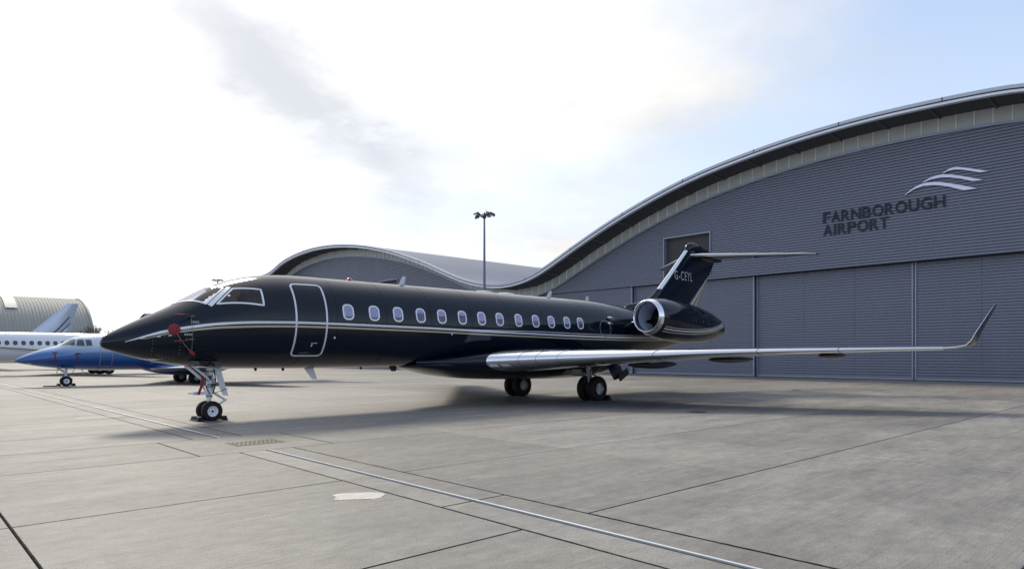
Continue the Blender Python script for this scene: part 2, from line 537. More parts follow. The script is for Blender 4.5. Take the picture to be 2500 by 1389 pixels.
def airfoil(n=26):
    """closed loop from trailing edge over the top to the nose and back underneath: (x/c, thickness factor, side)"""
    up = []
    for i in range(n + 1):
        x = 0.5 * (1 + math.cos(math.pi * i / n))
        t = 5 * (0.2969 * math.sqrt(x) - 0.126 * x - 0.3516 * x * x + 0.2843 * x**3 - 0.1036 * x**4)
        up.append((x, max(t, 0.004)))
    return up
AF = airfoil()

def blunt(x, t, k):
    if k <= 0 or x > .32: return t
    b = .5 * max(0.0, 1 - (1 - x / .32)**2.8)**(1 / 2.4)
    return t + (max(b, t) - t) * k
def lifting_surface(parent, sections, le_frac, names, mats_, bl=None):
    """sections: (origin LE Vector, chord, thick, span-normal Vector 'up').  Body and polished leading edge are separate."""
    def ring(sec, sel):
        le, ch, th, up = sec
        top = [(x, blunt(x, t, sel)) for x, t in AF]
        up_pts = [le + Vector((x * ch, 0, 0)) + up * (t * th) for x, t in top]
        lo_pts = [le + Vector((x * ch, 0, 0)) - up * (t * th * 0.9) for x, t in reversed(top[:-1])]
        return up_pts + lo_pts
    n_up = len(AF)
    k = next(i for i, (x, t) in enumerate(AF) if x <= le_frac)
    body = MB(); edge = MB()
    rb = []; re_ = []
    for sec in sections:
        full = ring(sec, bl(abs(sec[0].y)) if bl else 0)
        total = len(full)
        ia, ib = k, total - 1 - k
        re_.append(full[ia:ib + 1])
        rb.append(full[:ia + 1] + full[ib:])
    body.loft(rb, True, True)
    edge.loft(re_, False)
    # close the ends of the edge
    for r in (re_[0], re_[-1]):
        edge.add(r, [tuple(range(len(r)))])
    b = body.build(names[0], mats_[0], parent, 40)
    e = edge.build(names[1], mats_[1], b, 60)
    return b, e

def text_mesh(name, s, size, depth, bold, m, parent, mw, width=None, spacing=1.0):
    cu = bpy.data.curves.new(name, 'FONT')
    cu.body = s; cu.size = size; cu.extrude = depth; cu.offset = bold; cu.space_character = spacing
    o = bpy.data.objects.new(name, cu); col.objects.link(o)
    dg = bpy.context.evaluated_depsgraph_get(); dg.update()
    me = bpy.data.meshes.new_from_object(o.evaluated_get(dg))
    bpy.data.objects.remove(o)
    me.name = name
    xs = [v.co.x for v in me.vertices]; x0, x1 = min(xs), max(xs)
    ys = [v.co.y for v in me.vertices]; y0_, y1 = min(ys), max(ys)
    if width:
        k = width / (x1 - x0); ky = size / (y1 - y0_)
        for v in me.vertices:
            v.co.x = (v.co.x - x0) * k; v.co.y = (v.co.y - y0_) * ky
    me.transform(mw)
    me.materials.clear(); me.materials.append(m)
    ob = bpy.data.objects.new(name, me); col.objects.link(ob)
    if parent is not None: ob.parent = parent
    return ob

def wheel(parent, x, y, rad, wid, hub, kind, side=-1):
    """rim with its tyre; axle along y, standing on z = 0"""
    z = rad - 0.012
    n = 14
    prof = []
    ri = hub
    for i in range(n + 1):                                  # rounded tyre section
        a = math.pi * i / n
        c = math.cos(a); s_ = math.sin(a)
        prof.append((-wid / 2 * (abs(c)**0.6) * (1 if c > 0 else -1), ri + (rad - ri) * s_**0.55))
    rim = MB()
    so_ = side
    f = wid / 2
    if kind == 'nose':
        rim.lathe([(f * .55, 0.001), (f * .55, hub * .25), (f * .50, hub * .30), (f * .50, hub * .62), (f * .66, hub * .8), (f * .82, hub * .98), (f * .80, hub * 1.02), (-f * .8, hub * 1.02), (-f * .7, 0.001)], (x, y, z), (0, so_, 0), 32)
    else:
        rim.lathe([(f * .62, 0.001), (f * .62, hub * .28), (f * .4, hub * .36), (f * .36, hub * .84), (f * .74, hub * .97), (f * .80, hub * 1.02), (-f * .8, hub * 1.02), (-f * .7, 0.001)], (x, y, z), (0, so_, 0), 32)
    w = rim.build('wheel', mat('hub_white', (0.86, 0.87, 0.90), 0.35) if kind == 'nose' else GREYM, parent, 40)
    MB().lathe(prof, (x, y, z), (0, 1, 0), 40).build('tyre', RUBBER, w, 50)
    det = MB()
    if kind == 'nose':
        for k in range(8):
            a = 2 * math.pi * k / 8 + .2
            det.lathe([(f * .60, 0.001), (f * .60, hub * .075), (f * .4, hub * .075)], (x + math.cos(a) * hub * .62, y, z + math.sin(a) * hub * .62), (0, so_, 0), 8)
        det.lathe([(f * .72, 0.001), (f * .72, hub * .2), (f * .5, hub * .24)], (x, y, z), (0, so_, 0), 16)
        det.build('hub_bolt', DARKM, w, 40)
    else:
        for k in range(18):
            a = 2 * math.pi * k / 18
            m = Matrix.Rotation(-a, 3, 'Y')
            det.box(Vector((x, y + so_ * f * .52, z)) + m @ Vector((hub * .62, 0, 0)), (hub * .52, f * .26, hub * .055), m)
        det.lathe([(f * .78, 0.001), (f * .78, hub * .2), (f * .5, hub * .27)], (x, y, z), (0, so_, 0), 16)
        det.build('hub_spoke', mat('hub_spoke_metal', (0.80, 0.80, 0.84), 0.4, 0.1), w, 40)
    return w

# ------------------------------------------------------------------ ground
apron = MB().add([(-900, -900, -0.02), (2600, -900, -0.02), (2600, 2600, -0.02), (-900, 2600, -0.02)], [(0, 1, 2, 3)]).build('apron', CONC, None, 0, False)
tag(apron, 'pale grey brushed concrete airfield apron', 'apron', kind='structure')
MB().add([(-24.1, -13.6, -0.012), (50.6, -13.6, -0.012), (50.6, 64.9, -0.012), (-24.1, 64.9, -0.012)], [(0, 1, 2, 3)]).build('joint_sealant', SEAL, apron, 0, False)

def slab(u0, u1, v0, v1, g=0.011, m=CONC):
    b = MB()
    c = 0.004
    x0, x1, y0, y1 = u0 + g, u1 - g, v0 + g, v1 - g
    lo = [(x0, y0, -0.0115), (x1, y0, -0.0115), (x1, y1, -0.0115), (x0, y1, -0.0115)]
    md = [(x0, y0, -0.004), (x1, y0, -0.004), (x1, y1, -0.004), (x0, y1, -0.004)]
    tp = [(x0 + c, y0 + c, 0), (x1 - c, y0 + c, 0), (x1 - c, y1 - c, 0), (x0 + c, y1 - c, 0)]
    b.loft([lo, md, tp], True, True)
    return b.build('slab', m, apron, 0)
UJ = [-24.1, -17.9, -11.6, -5.3, 0.96, 4.7, 5.7, 12.25, 18.8, 25.1, 31.4, 37.7, 44.0, 50.5]
VJ = [-13.5, -9.8, -6.15, -2.5, 1.15, 4.85, 8.45, 12.15, 14.6, 17.05, 20.7, 24.4, 28.0, 31.7, 35.4, 39.0, 43.0, 47.4, 51.8, 56.2, 60.5, 64.8]
for j in range(len(VJ) - 1):
    v0, v1 = VJ[j], VJ[j + 1]
    for i in range(len(UJ) - 1):
        u0, u1 = UJ[i], UJ[i + 1]
        if u0 == 4.7:
            continue
        if abs(v0 - 12.15) < .01:
            if abs(u0 - 0.96) < .01: u1 = 4.02
            if abs(u0 - 5.7) < .01: u0 = 6.55
        # the wide strip beside the drain carries one more joint beyond the first row
        if abs(u1 - 12.25) < .01 and v0 >= 4.8:
            slab(u0, 9.33, v0, v1, 0.009); slab(9.33, u1, v0, v1, 0.009)
        else:
            slab(u0, u1, v0, v1, 0.014 if abs(u1 - 0.96) < .01 else 0.013)
# the drainage channel: its own narrow slabs either side of a steel slot
CH = [-13.5, -6.0, 0.1, 6.2, 12.15, 14.6, 20.6, 26.7, 32.8, 38.9, 45.0, 51.0, 57.0, 64.8]
for j in range(len(CH) - 1):
    v0, v1 = CH[j], CH[j + 1]
    if abs(v0 - 12.15) < .01:
        slab(4.02, 6.55, v0, v1, 0.012)
        continue
    slab(4.7, 5.175, v0, v1, 0.012); slab(5.245, 5.7, v0, v1, 0.012)
for (va, vb) in ((-13.5, 12.14), (14.61, 64.8)):
    MB().span(5.160, 5.170, va, vb, -0.011, 0.004).build('slot_drain_rail', DARKM, apron, 0)
    MB().span(5.214, 5.246, va, vb, -0.011, 0.007).build('slot_drain_rail', STEEL, apron, 0)
def tar(u0, v0, u1, v1, w, name='tar_joint'):
    L_ = math.hypot(u1 - u0, v1 - v0); n = int(L_ / .09); a = Vector((u1 - u0, v1 - v0, 0)) / L_; q = Vector((-a.y, a.x, 0))
    rows_ = []; ph = random.uniform(0, 9)
    for k in range(n + 1):
        p = Vector((u0, v0, 0)) + a * (L_ * k / n)
        e = .55 + .45 * math.sin(ph + k * .045) * math.sin(k * .013 + ph) 
        wl_, wr_ = [w * max(.15, e + random.uniform(-.28, .35)) for _ in (0, 1)]
        rows_.append([p - q * wl_ + Vector((0, 0, .0015)), p + Vector((0, 0, .004)), p + q * wr_ + Vector((0, 0, .0015))])
    MB().loft(rows_, False).build(name, SEAL, apron, 0, False)
tar(5.7, -13, 5.7, 12.1, .022); tar(4.7, -13, 4.7, 12.1, .015); tar(5.7, 14.65, 5.7, 40, .012); tar(4.7, 14.65, 4.7, 40, .012)
tar(5.72, 4.85, 50, 4.85, .012); tar(.97, 4.85, 4.69, 4.85, .013); tar(.96, -10, .96, 12, .013); tar(4.02, 12.2, 4.02, 14.6, .012); tar(6.55, 12.2, 6.55, 14.6, .016); tar(4.71, 6.2, 5.69, 6.2, .009)
# perforated inspection cover in its slab
g = MB()
g.span(4.98, 5.95, 12.98, 13.62, -0.008, 0.004)
gr = g.build('drain_cover', RUST, apron, 0)
g = MB()
for a in range(11):
    for b in range(6):
        cx = 5.03 + a * 0.087 + (0.04 if b % 2 else 0); cy = 13.04 + b * 0.104
        g.add([(cx - .026, cy, .0085), (cx, cy - .03, .0085), (cx + .026, cy, .0085), (cx, cy + .03, .0085), (cx - .03, cy, .0035), (cx, cy - .035, .0035), (cx + .03, cy, .0035), (cx, cy + .035, .0035)],
              [(0, 1, 2, 3), (0, 4, 5, 1), (1, 5, 6, 2), (2, 6, 7, 3), (3, 7, 4, 0)])
tag(g.build('tread_stud', mat('stud_metal', (0.24, 0.22, 0.17), 0.5, 0.5), gr, 0), kind='stuff')
# pale repair
rp = []
for k in range(40):
    a = 2 * math.pi * k / 40
    q = (abs(math.cos(a))**4 + abs(math.sin(a))**4)**-0.25
    wob = 1 + 0.06 * math.sin(5 * a + 1) + random.uniform(-.03, .03)
    du, dv = 0.30 * q * math.cos(a) * wob, 0.20 * q * math.sin(a) * wob
    ca, sa = math.cos(-.55), math.sin(-.55)
    rp.append((4.33 + du * ca - dv * sa, 7.38 + du * sa + dv * ca))
MB().prism(rp, 'z', -0.003, 0.0045).build('repair_patch', CONC_P, apron, 0)
# two sunk covers far out on the apron
for (cx, cy) in ((33.0, 14.6), (18.2, 11.1)):
    MB().lathe([(0.005, 0.001), (0.005, .27), (-.006, .29)], (cx, cy, 0), (0, 0, 1), 20).build('manhole_cover', RUST, apron, 30)
# painted marks out by the far stands
for (x0, x1, y0, y1) in ((10.9, 11.5, 31.9, 32.1), (3.9, 5.0, 21.6, 21.75), (-.2, .7, 27.8, 28.0)):
    MB().span(x0, x1, y0, y1, -0.001, 0.004).build('painted_mark', mat('worn_white_paint', (0.55, 0.54, 0.5), 0.7, var=.2, vscale=8), apron, 0)

# ------------------------------------------------------------------ wave-roofed hangar
RU, WU, BU = 48.3, 51.0, 118.0                     # roof edge, wall face, back
_rp = [(8.1, 17.48), (11.3, 17.71), (14.2, 17.80), (16.4, 17.82), (19.3, 17.72), (21.8, 17.55), (24.5, 17.26), (27.0, 16.92), (29.6, 16.47), (32.1, 15.88),
       (37.0, 14.40), (40.4, 13.14), (43.9, 11.70), (46.8, 10.45), (48.7, 9.80), (51.3, 9.36), (53.0, 9.26), (54.6, 9.36), (57.0, 9.75), (59.8, 10.43), (62.9, 11.50), (66.5, 12.83),
       (71.3, 14.36), (74.8, 15.36), (79.8, 16.47), (85.0, 17.32), (90.7, 17.91), (96.0, 18.10), (101.8, 17.82), (107.4, 17.01), (112.2, 15.69)]
_rp = _rp + [(2 * 96.0 - v, z) for v, z in reversed(_rp) if 54.0 < v < 79]
_rp = [(2 * 16.4 - v, z) for v, z in reversed(_rp) if 25 < v < 54.0] + _rp
_rpf = pchip(_rp)
def roofz(v):
    return (_rpf(v - 1.2) + _rpf(v) + _rpf(v + 1.2)) / 3
V0, V1 = -19.0, 132.0
vs_ = list(np.arange(V0, V1 + .01, 0.75))
hangar = thing('hangar', (WU, 53.0, 0), 'large grey corrugated hangar with a double wave roof and tall sliding doors', 'hangar')
HO = Vector((-WU, -53.0, 0))
def hb(mb, name, m, parent=None, smooth=0, fix=True):
    mb.v = [tuple(Vector(p) + HO) for p in mb.v]
    return mb.build(name, m, parent or hangar, smooth, fix)

b = MB()
b.loft([[(RU + .02, v, roofz(v)) for v in vs_], [(BU, v, roofz(v)) for v in vs_]], False)
b.loft([[(BU, v, roofz(v)) for v in vs_], [(BU, v, roofz(v) - .6) for v in vs_]], False)
roof = hb(b, 'roof', ROOFM, None, 60)
def strip(u0, u1, za, zb, z2=None):
    b = MB()
    rings = []
    for v in vs_:
        z = roofz(v)
        rings.append([(u0, v, z - za), (u1, v, z - za), (u1, v, z - zb), (u0, v, z - zb)])
    return b.loft(rings, True, True)
hb(strip(RU - .10, RU + .25, -.02, .19), 'roof_gutter', mat('gutter_metal', (0.52, 0.54, 0.60), 0.42, 0.3, var=.08, vscale=1), roof, 40)
hb(strip(RU + .10, RU + .30, .191, .27), 'shadow_gap', SOFF, roof, 40)
hb(strip(RU - .06, RU + .30, .271, .42), 'fascia', FASC, roof, 40)
hb(strip(RU + .301, WU + .3, .30, .40), 'soffit', SOFF, roof, 40)
for v in np.arange(V0 + .2, V1, 6.2):       # joints between lengths of gutter
    z = roofz(v)
    hb(MB().span(RU - .115, RU - .09, v - .03, v + .03, z - .19, z + .03), 'gutter_joint', SOFF, roof)
for i, v in enumerate(np.arange(V0 + 1, V1, 3.1)):
    z = roofz(v) - .40
    dz = (roofz(v + .3) - roofz(v - .3)) / .6
    bb = MB()
    bb.loft([[(RU + .35, v - .06, z - .06 * dz), (RU + .35, v + .06, z + .06 * dz), (RU + .35, v + .06, z + .06 * dz - .07), (RU + .35, v - .06, z - .06 * dz - .07)],
             [(WU - .07, v - .06, z - .06 * dz), (WU - .07, v + .06, z + .06 * dz), (WU - .07, v + .06, z + .06 * dz - .10), (WU - .07, v - .06, z - .06 * dz - .10)]], True, True)
    hb(bb, 'soffit_rib', mat('soffit_rib_grey', (0.09, 0.095, 0.11), 0.6), roof)
# a band of translucent roof sheets following the curve
b = MB(); b.loft([[(u, v, roofz(v) + h) for v in vs_] for u, h in ((85, .0), (85, .06), (87.5, .06), (87.5, 0))], False)
hb(b, 'rooflight_band', mat('rooflight_band', (0.55, 0.54, 0.46), 0.4), roof, 40)

CT, CBm, TB = .38, 1.36, 1.52        # clerestory top / bottom, trim bottom below the roof line
cw = hb(strip(WU + .02, WU + .10, CT, CBm), 'clerestory', MULL, None, 40)
step = 1.0
for v in np.arange(V0 + .1, V1 - 1, step):
    za, zb = roofz(v + .03), roofz(v + step - .03)
    bb = MB()
    a = [(WU - .06, v + .035, za - CT), (WU - .06, v + step - .035, zb - CT), (WU - .06, v + step - .035, zb - CBm), (WU - .06, v + .035, za - CBm)]
    c = [(WU + .018, y, z) for _, y, z in a]
    bb.loft([a, c], True, True)
    hb(bb, 'clerestory_panel', CREAM, cw)
    zz = (za + roofz(v)) / 2
    hb(MB().span(WU - .11, WU + .01, v - .034, v + .034, roofz(v) - CBm, roofz(v) - CT), 'mullion', MULL, cw)
hb(strip(WU - .13, WU + .02, CBm, TB), 'wall_trim', CLADT, None, 40)

def rib_profile(z0, z1, pitch, depth):
    n = max(1, round((z1 - z0) / pitch)); p = (z1 - z0) / n
    pr = []
    for i in range(n):
        z = z0 + i * p
        pr += [(0, z), (0, z + p * .62), (depth, z + p * .64), (depth, z + p * .96)]
    pr.append((0, z1))
    return pr
def ribbed(u, va, vb, z0, z1, pitch=0.2, depth=0.085):
    pr = rib_profile(z0, z1, pitch, depth)
    return MB().loft([[(u + d, va, z) for d, z in pr], [(u + d, vb, z) for d, z in pr]], False)

DOOR_TOP = 8.12
OPEN = [(29.95, 34.45, 8.62, 12.05), (77.0, 81.4, 8.62, 11.95)]
wall = MB()
PIT = 0.2
z = DOOR_TOP
grid = np.arange(V0, V1 + .01, 0.2)
while z < 17.2:
    runs = []; cur = None
    for v in grid:
        ok = roofz(v) - TB + .02 > z
        for (oa, ob, oz0, oz1) in OPEN:
            if oa < v < ob and oz0 - .1 < z < oz1 - .1:
                ok = False
        if ok and cur is None: cur = v
        if not ok and cur is not None:
            runs.append((cur, v - .2)); cur = None
    if cur is not None: runs.append((cur, grid[-1]))
    for a, c in runs:
        for (oa, ob, oz0, oz1) in OPEN:
            if abs(c - oa) < .25: c = oa
            if abs(a - ob) < .25: a = ob
        if c - a > .3:
            pr = [(0, z), (0, z + PIT * .62), (.10, z + PIT * .64), (.10, z + PIT * .96), (0, z + PIT)]
            wall.loft([[(WU + .03 + d, a, zz) for d, zz in pr], [(WU + .03 + d, c, zz) for d, zz in pr]], False)
    z += PIT
hb(wall, 'wall_cladding', CLAD, None)
# backing so that nothing shows through between sheets
b = MB()
b.loft([[(WU + .6, v, DOOR_TOP) for v in vs_], [(WU + .6, v, roofz(v) - .5) for v in vs_]], False)
hb(b, 'wall_lining', SOFF)
hb(MB().span(WU + .06, WU + 1.0, V0, V1, DOOR_TOP - .02, DOOR_TOP + .10), 'shaded_door_header', SOFF)  # header coloured dark to give the shadow line above the doors
for (oa, ob, z0, z1) in OPEN:
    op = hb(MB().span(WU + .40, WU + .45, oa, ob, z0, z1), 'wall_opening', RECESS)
    hb(MB().span(WU - .05, WU + .40, oa - .10, oa, z0, z1), 'frame', CLADT, op)
    hb(MB().span(WU - .05, WU + .40, ob, ob + .10, z0, z1), 'frame', CLADT, op)
    hb(MB().span(WU - .05, WU + .40, oa - .10, ob + .10, z1, z1 + .12), 'frame', CLADT, op)
    hb(MB().span(WU - .05, WU + .40, oa - .10, ob + .10, z0 - .12, z0), 'frame', CLADT, op)
edges = [(50.4, 38.15, .25), (38.10, 26.25, .55), (26.2, 14.83, .85), (14.75, 3.3, .85), (3.25, -8.1, .55), (-8.15, -19.0, .25)]
for (va, vb, du) in edges:
    u = WU + du
    va, vb = vb, va
    dr = hb(MB().span(u + .10, u + .16, va, vb, 0.03, DOOR_TOP - .01), 'sliding_door', CLAD)
    third = (vb - va - .24) / 3
    for k in range(3):
        a = va + .12 + k * third
        hb(ribbed(u, a + .008, a + third - .008, 0.16, DOOR_TOP - .03), 'cladding_sheet', CLAD, dr)
    hb(MB().span(u - .05, u + .10, va, va + .11, 0.02, DOOR_TOP - .02), 'edge_trim', CLADT, dr)
    hb(MB().span(u - .05, u + .10, vb - .11, vb, 0.02, DOOR_TOP - .02), 'edge_trim', CLADT, dr)
    hb(MB().span(u - .02, u + .09, va + .11, vb - .11, 0.02, .15), 'bottom_rail', CLADT, dr)
hb(MB().span(WU - .04, WU + 1.1, 50.41, 50.6, 0, DOOR_TOP - .17), 'door_post', CLADT)
hb(ribbed(WU + .03, 50.61, V1, 0.02, DOOR_TOP - .17), 'wall_cladding', CLAD)
hb(MB().span(WU + .7, WU + .8, 50.61, V1, 0.0, DOOR_TOP - .17), 'wall_lining', SOFF)
for v in (V0, V1):
    b = MB()
    b.add([(WU + .9, v, 0), (BU, v, 0), (BU, v, roofz(v) - .3), (WU + .9, v, roofz(v) - .3)], [(0, 1, 2, 3)])
    hb(b, 'side_wall', CLAD, None, 0, False)
b = MB(); b.loft([[(BU - .1, v, 0) for v in vs_], [(BU - .1, v, roofz(v) - .3) for v in vs_]], False)
hb(b, 'back_wall', CLAD)

# raised letters and the three blades of the emblem
sign = thing('hangar_sign', (WU, 16.6, 10.5), 'dark raised capitals with three silver blades on the hangar wall', 'sign')
def sign_m(v, z):
    m = Matrix(((0, 0, -1, -.03), (-1, 0, 0, v - 16.6), (0, 1, 0, z - 10.5), (0, 0, 0, 1)))
    return m
def letters(word, v_left, width, z, h):
    """each letter a mesh of its own, spaced by its own advance"""
    full = bpy.data.curves.new('m', 'FONT'); full.size = 1
    adv = {'F': .60, 'A': .72, 'R': .68, 'N': .76, 'B': .70, 'O': .83, 'U': .74, 'G': .80, 'H': .77, 'I': .32, 'P': .66, 'T': .64}
    tot = sum(adv[c] for c in word)
    bpy.data.curves.remove(full)
    x = 0
    for c in word:
        a = adv[c] / tot * width
        wd = a * (.86 if c not in 'I' else .42)
        text_mesh('letter', c, h, 0.02, 0.010, SIGND, sign, sign_m(v_left - x - (a - wd) / 2, z), wd)
        x += a
letters('FARNBOROUGH', 20.62, 7.95, 11.46, .80)
letters('AIRPORT', 20.60, 4.50, 10.54, .80)
BL = [[(15.14, 12.58), (14.81, 12.85), (14.48, 13.04), (14.11, 13.18), (13.75, 13.22), (13.35, 13.19), (12.96, 13.1), (12.42, 12.92), (11.82, 12.69), (10.93, 12.32), (11.67, 12.34), (12.42, 12.69), (12.88, 12.86), (13.35, 12.98), (13.99, 13.04), (14.56, 12.90)],
      [(14.03, 13.24), (13.79, 13.4), (13.51, 13.52), (13.2, 13.58), (12.88, 13.59), (12.35, 13.48), (11.59, 13.2), (10.61, 12.8), (11.19, 12.84), (11.82, 13.11), (12.42, 13.31), (12.96, 13.41), (13.51, 13.39)],
      [(12.9, 13.59), (12.69, 13.76), (12.5, 13.86), (12.27, 13.91), (12.04, 13.9), (11.59, 13.77), (11.0, 13.55), (10.32, 13.3), (10.79, 13.31), (11.37, 13.54), (11.82, 13.70), (12.19, 13.77), (12.58, 13.74)]]
for k, poly in enumerate(BL):
    MB().prism([(v - 16.6, z - 10.5) for v, z in poly], 'x', -.14 - .01 * k, -.03).build('emblem_blade', SIGNS, sign, 0)

# ------------------------------------------------------------------ the black business jet
NU, CV = 3.874, 18.7
jet = thing('business_jet', (NU, CV, 0), 'glossy black twin-engined business jet with silver and gold stripes', 'jet')
G = Fus(zt=[(0, 2.07), (.02, 2.135), (.06, 2.19), (.21, 2.29), (.59, 2.51), (.95, 2.70), (1.21, 2.83), (1.62, 3.04), (2.04, 3.31), (2.42, 3.52), (2.86, 3.72), (3.34, 3.87), (3.85, 3.97), (4.4, 4.025), (5.15, 4.045), (17.5, 4.045), (20, 3.93), (21.5, 3.78), (23, 3.6), (25, 3.35), (27, 3.08), (27.6, 2.96)],
        zb=[(0, 2.01), (.02, 1.95), (.06, 1.915), (.18, 1.865), (.59, 1.725), (1.15, 1.58), (1.74, 1.48), (2.35, 1.42), (3.34, 1.375), (5, 1.355), (17.5, 1.355), (19, 1.42), (21, 1.62), (23.7, 2.04), (24.5, 2.2), (26, 2.5), (27.6, 2.9)],
        w=[(0, .03), (.02, .09), (.06, .135), (.21, .235), (.59, .45), (.95, .61), (1.2, .72), (1.6, .88), (2, 1.0), (2.4, 1.1), (2.9, 1.19), (3.3, 1.25), (3.85, 1.305), (4.4, 1.335), (5.1, 1.345), (17.5, 1.345), (20, 1.25), (22, 1.05), (24, .8), (26, .5), (27.6, .1)],
        zm=[(0, 2.04), (.6, 2.12), (1.2, 2.25), (2, 2.45), (3, 2.62), (4, 2.69), (5, 2.70), (18, 2.7), (21, 2.72), (24, 2.85), (27.6, 2.93)])
D2 = math.pi / 180
# glazing outlines as (x, phi) corners: side window and half windscreen
SIDEW = [(2.395, 58.4 * D2), (2.887, 37.3 * D2), (3.565, 48.3 * D2), (3.55, 72.3 * D2)]
WSCR = [(1.60, 2.0 * D2), (2.44, 2.0 * D2), (2.72, 30.5 * D2), (2.19, 53.0 * D2)]
def inside(poly, x, p):
    r = False; n = len(poly)
    for i in range(n):
        x1, y1 = poly[i]; x2, y2 = poly[(i + 1) % n]
        if (y1 > p) != (y2 > p) and x < (x2 - x1) * (p - y1) / (y2 - y1) + x1:
            r = not r
    return r
def shrink(poly, k):
    cx = sum(p[0] for p in poly) / 4; cp = sum(p[1] for p in poly) / 4
    return [(cx + (x - cx) * k, cp + (p - cp) * k) for x, p in poly]
HS, HW = shrink(SIDEW, .95), shrink(WSCR, .96)
def cockpit_hole(x, p):
    return inside(HS, x, p) or inside(HW, x, p)
st = sorted(set([0, .015, .03, .05, .08, .12, .16] + list(np.round(np.arange(.21, 1.5, .09), 3)) + list(np.round(np.arange(1.5, 3.8, .025), 3)) + list(np.round(np.arange(3.8, 5.2, .12), 3)) + list(np.arange(5.5, 17.5, 1.0)) + list(np.arange(17.5, 27.6, .3)) + [27.6]))
body = G.skin(st, 192, cockpit_hole).build('fuselage', PAINT, jet, 60)
# cockpit inside
lin = G.skin([x for x in st if 1.55 <= x <= 3.9], 96, cockpit_hole, -0.05)
lin = lin.build('cockpit_lining', INTER, body, 60)
b = MB(); b.span(1.95, 2.35, -.55, .55, 2.70, 2.90); b.span(2.351, 2.44, -.58, .58, 2.80, 2.94)
b.build('glareshield', BLACKP, body)
for sy in (-.42, .42):
    b = MB(); b.box((3.02, sy, 2.95), (.16, .46, .75), Matrix.Rotation(R(-12), 3, 'Y')); b.box((3.10, sy, 3.40), (.10, .26, .2)); b.box((2.8, sy, 2.62), (.5, .46, .14))
    b.build('pilot_seat', SEATM if sy > 0 else INTER, body, 0)
b = MB(); b.box((2.86, .60, 3.10), (.20, .10, .34)); b.build('hung_vest', GREEN, body)
b = MB(); b.span(2.2, 3.7, -.2, .2, 2.6, 2.8); b.build('centre_console', BLACKP, body)
def quad_patch(poly, d, side, nu=10, nv=8):
    a, b_, c, e = poly
    rows = []
    for i in range(nu + 1):
        u = i / nu; row = []
        for j in range(nv + 1):
            v = j / nv
            x = (a[0] * (1 - v) + b_[0] * v) * (1 - u) + (e[0] * (1 - v) + c[0] * v) * u
            p = (a[1] * (1 - v) + b_[1] * v) * (1 - u) + (e[1] * (1 - v) + c[1] * v) * u
            row.append(G.off(x, p, d, side))
        rows.append(row)
    return MB().loft(rows, False)
def dense(poly, step=0.06):
    out = []
    for i in range(len(poly)):
        a, b_ = poly[i], poly[(i + 1) % len(poly)]
        n = max(2, int(math.hypot(a[0] - b_[0], (a[1] - b_[1]) * 1.1) / step))
        out += [(a[0] + (b_[0] - a[0]) * k / n, a[1] + (b_[1] - a[1]) * k / n) for k in range(n)]
    return out
for side in (-1, 1):
    for poly, nm in ((SIDEW, 'side_window'), (WSCR, 'windscreen')):
        pane = quad_patch(shrink(poly, .98), .004, side).build(nm, GLASS, jet, 180)
        G.ribbon(dense(shrink(poly, .965)), .046, .010, side, True).build('window_frame', FRAME, pane, 40)
    # the broad post between them
    post = [((2.20 + 2.395) / 2 + t * ((2.70 + 2.887) / 2 - (2.20 + 2.395) / 2), (52.5 + 58.4) / 2 * D2 + t * ((31.0 + 37.3) - (52.5 + 58.4)) / 2 * D2) for t in [k / 12 for k in range(-1, 14)]]
    G.ribbon(post, .12, .013, side).build('window_post', FRAME, jet, 40)
# passenger door
dr_out = rrect(4.838, 1.345 * R(88.3), .90, 1.345 * R(96), .13, 1.345)
door = G.fill(dr_out, .004, -1, 8).build('cabin_door', PAINT, jet, 180)
G.ribbon(dr_out, .050, .009, -1, True).build('door_frame', SILVER, door, 40)
b = MB(); G.ribbon([(4.90, R(117)), (4.91, R(119.5)), (4.90, R(122))], .028, .02, -1, False, b); G.ribbon([(4.95, R(117.5)), (5.0, R(117.5)), (5.06, R(117.5))], .02, .008, -1, False, b)
b.build('door_handle', SILVER, door)
G.ribbon([(4.60 + .05 * k, R(131.5)) for k in range(7)], .015, .007).build('door_step_edge', GREYM, door)
# thirteen cabin windows
for x in (5.97, 6.83, 7.67, 8.51, 9.34, 10.19, 11.03, 11.86, 12.77, 13.64, 14.47, 15.34, 16.12):
    for side in (-1, 1):
        pc = G.phi(x, 2.985) * 1.345
        w_ = G.fill(rrect(x, pc, .30, .41, .12, 1.345), .0015, side, 4).build('cabin_window', CABG, jet, 180)
        dn = random.choice((.14, .2, .26, .3, .33))
        top = pc - .205
        G.fill(rrect(x, top + dn / 2, .285, dn, .07, 1.345), .004, side, 3).build('sky_tint_blind', BLIND_TINT, w_, 180)  # added pale patch, paints the light tone of the upper pane
        G.fill(rrect(x, pc, .30, .41, .12, 1.345), .0075, side, 4).build('window_glass', GLASS, w_, 180)
        G.ribbon(rrect(x, pc, .315, .425, .125, 1.345), .042, .013, side, True).build('window_frame', FRAME, w_, 40)
for x in (5.62, 7.25, 8.92, 10.6, 12.3, 14.05, 16.6, 18.9):
    for side in (-1, 1):
        G.ribbon([(x, R(a)) for a in range(4, 150, 6)], .009, .0025, side).build('skin_joint', mat('skin_joint_black', (.004, .005, .006), .6, spec=.1), body, 60)
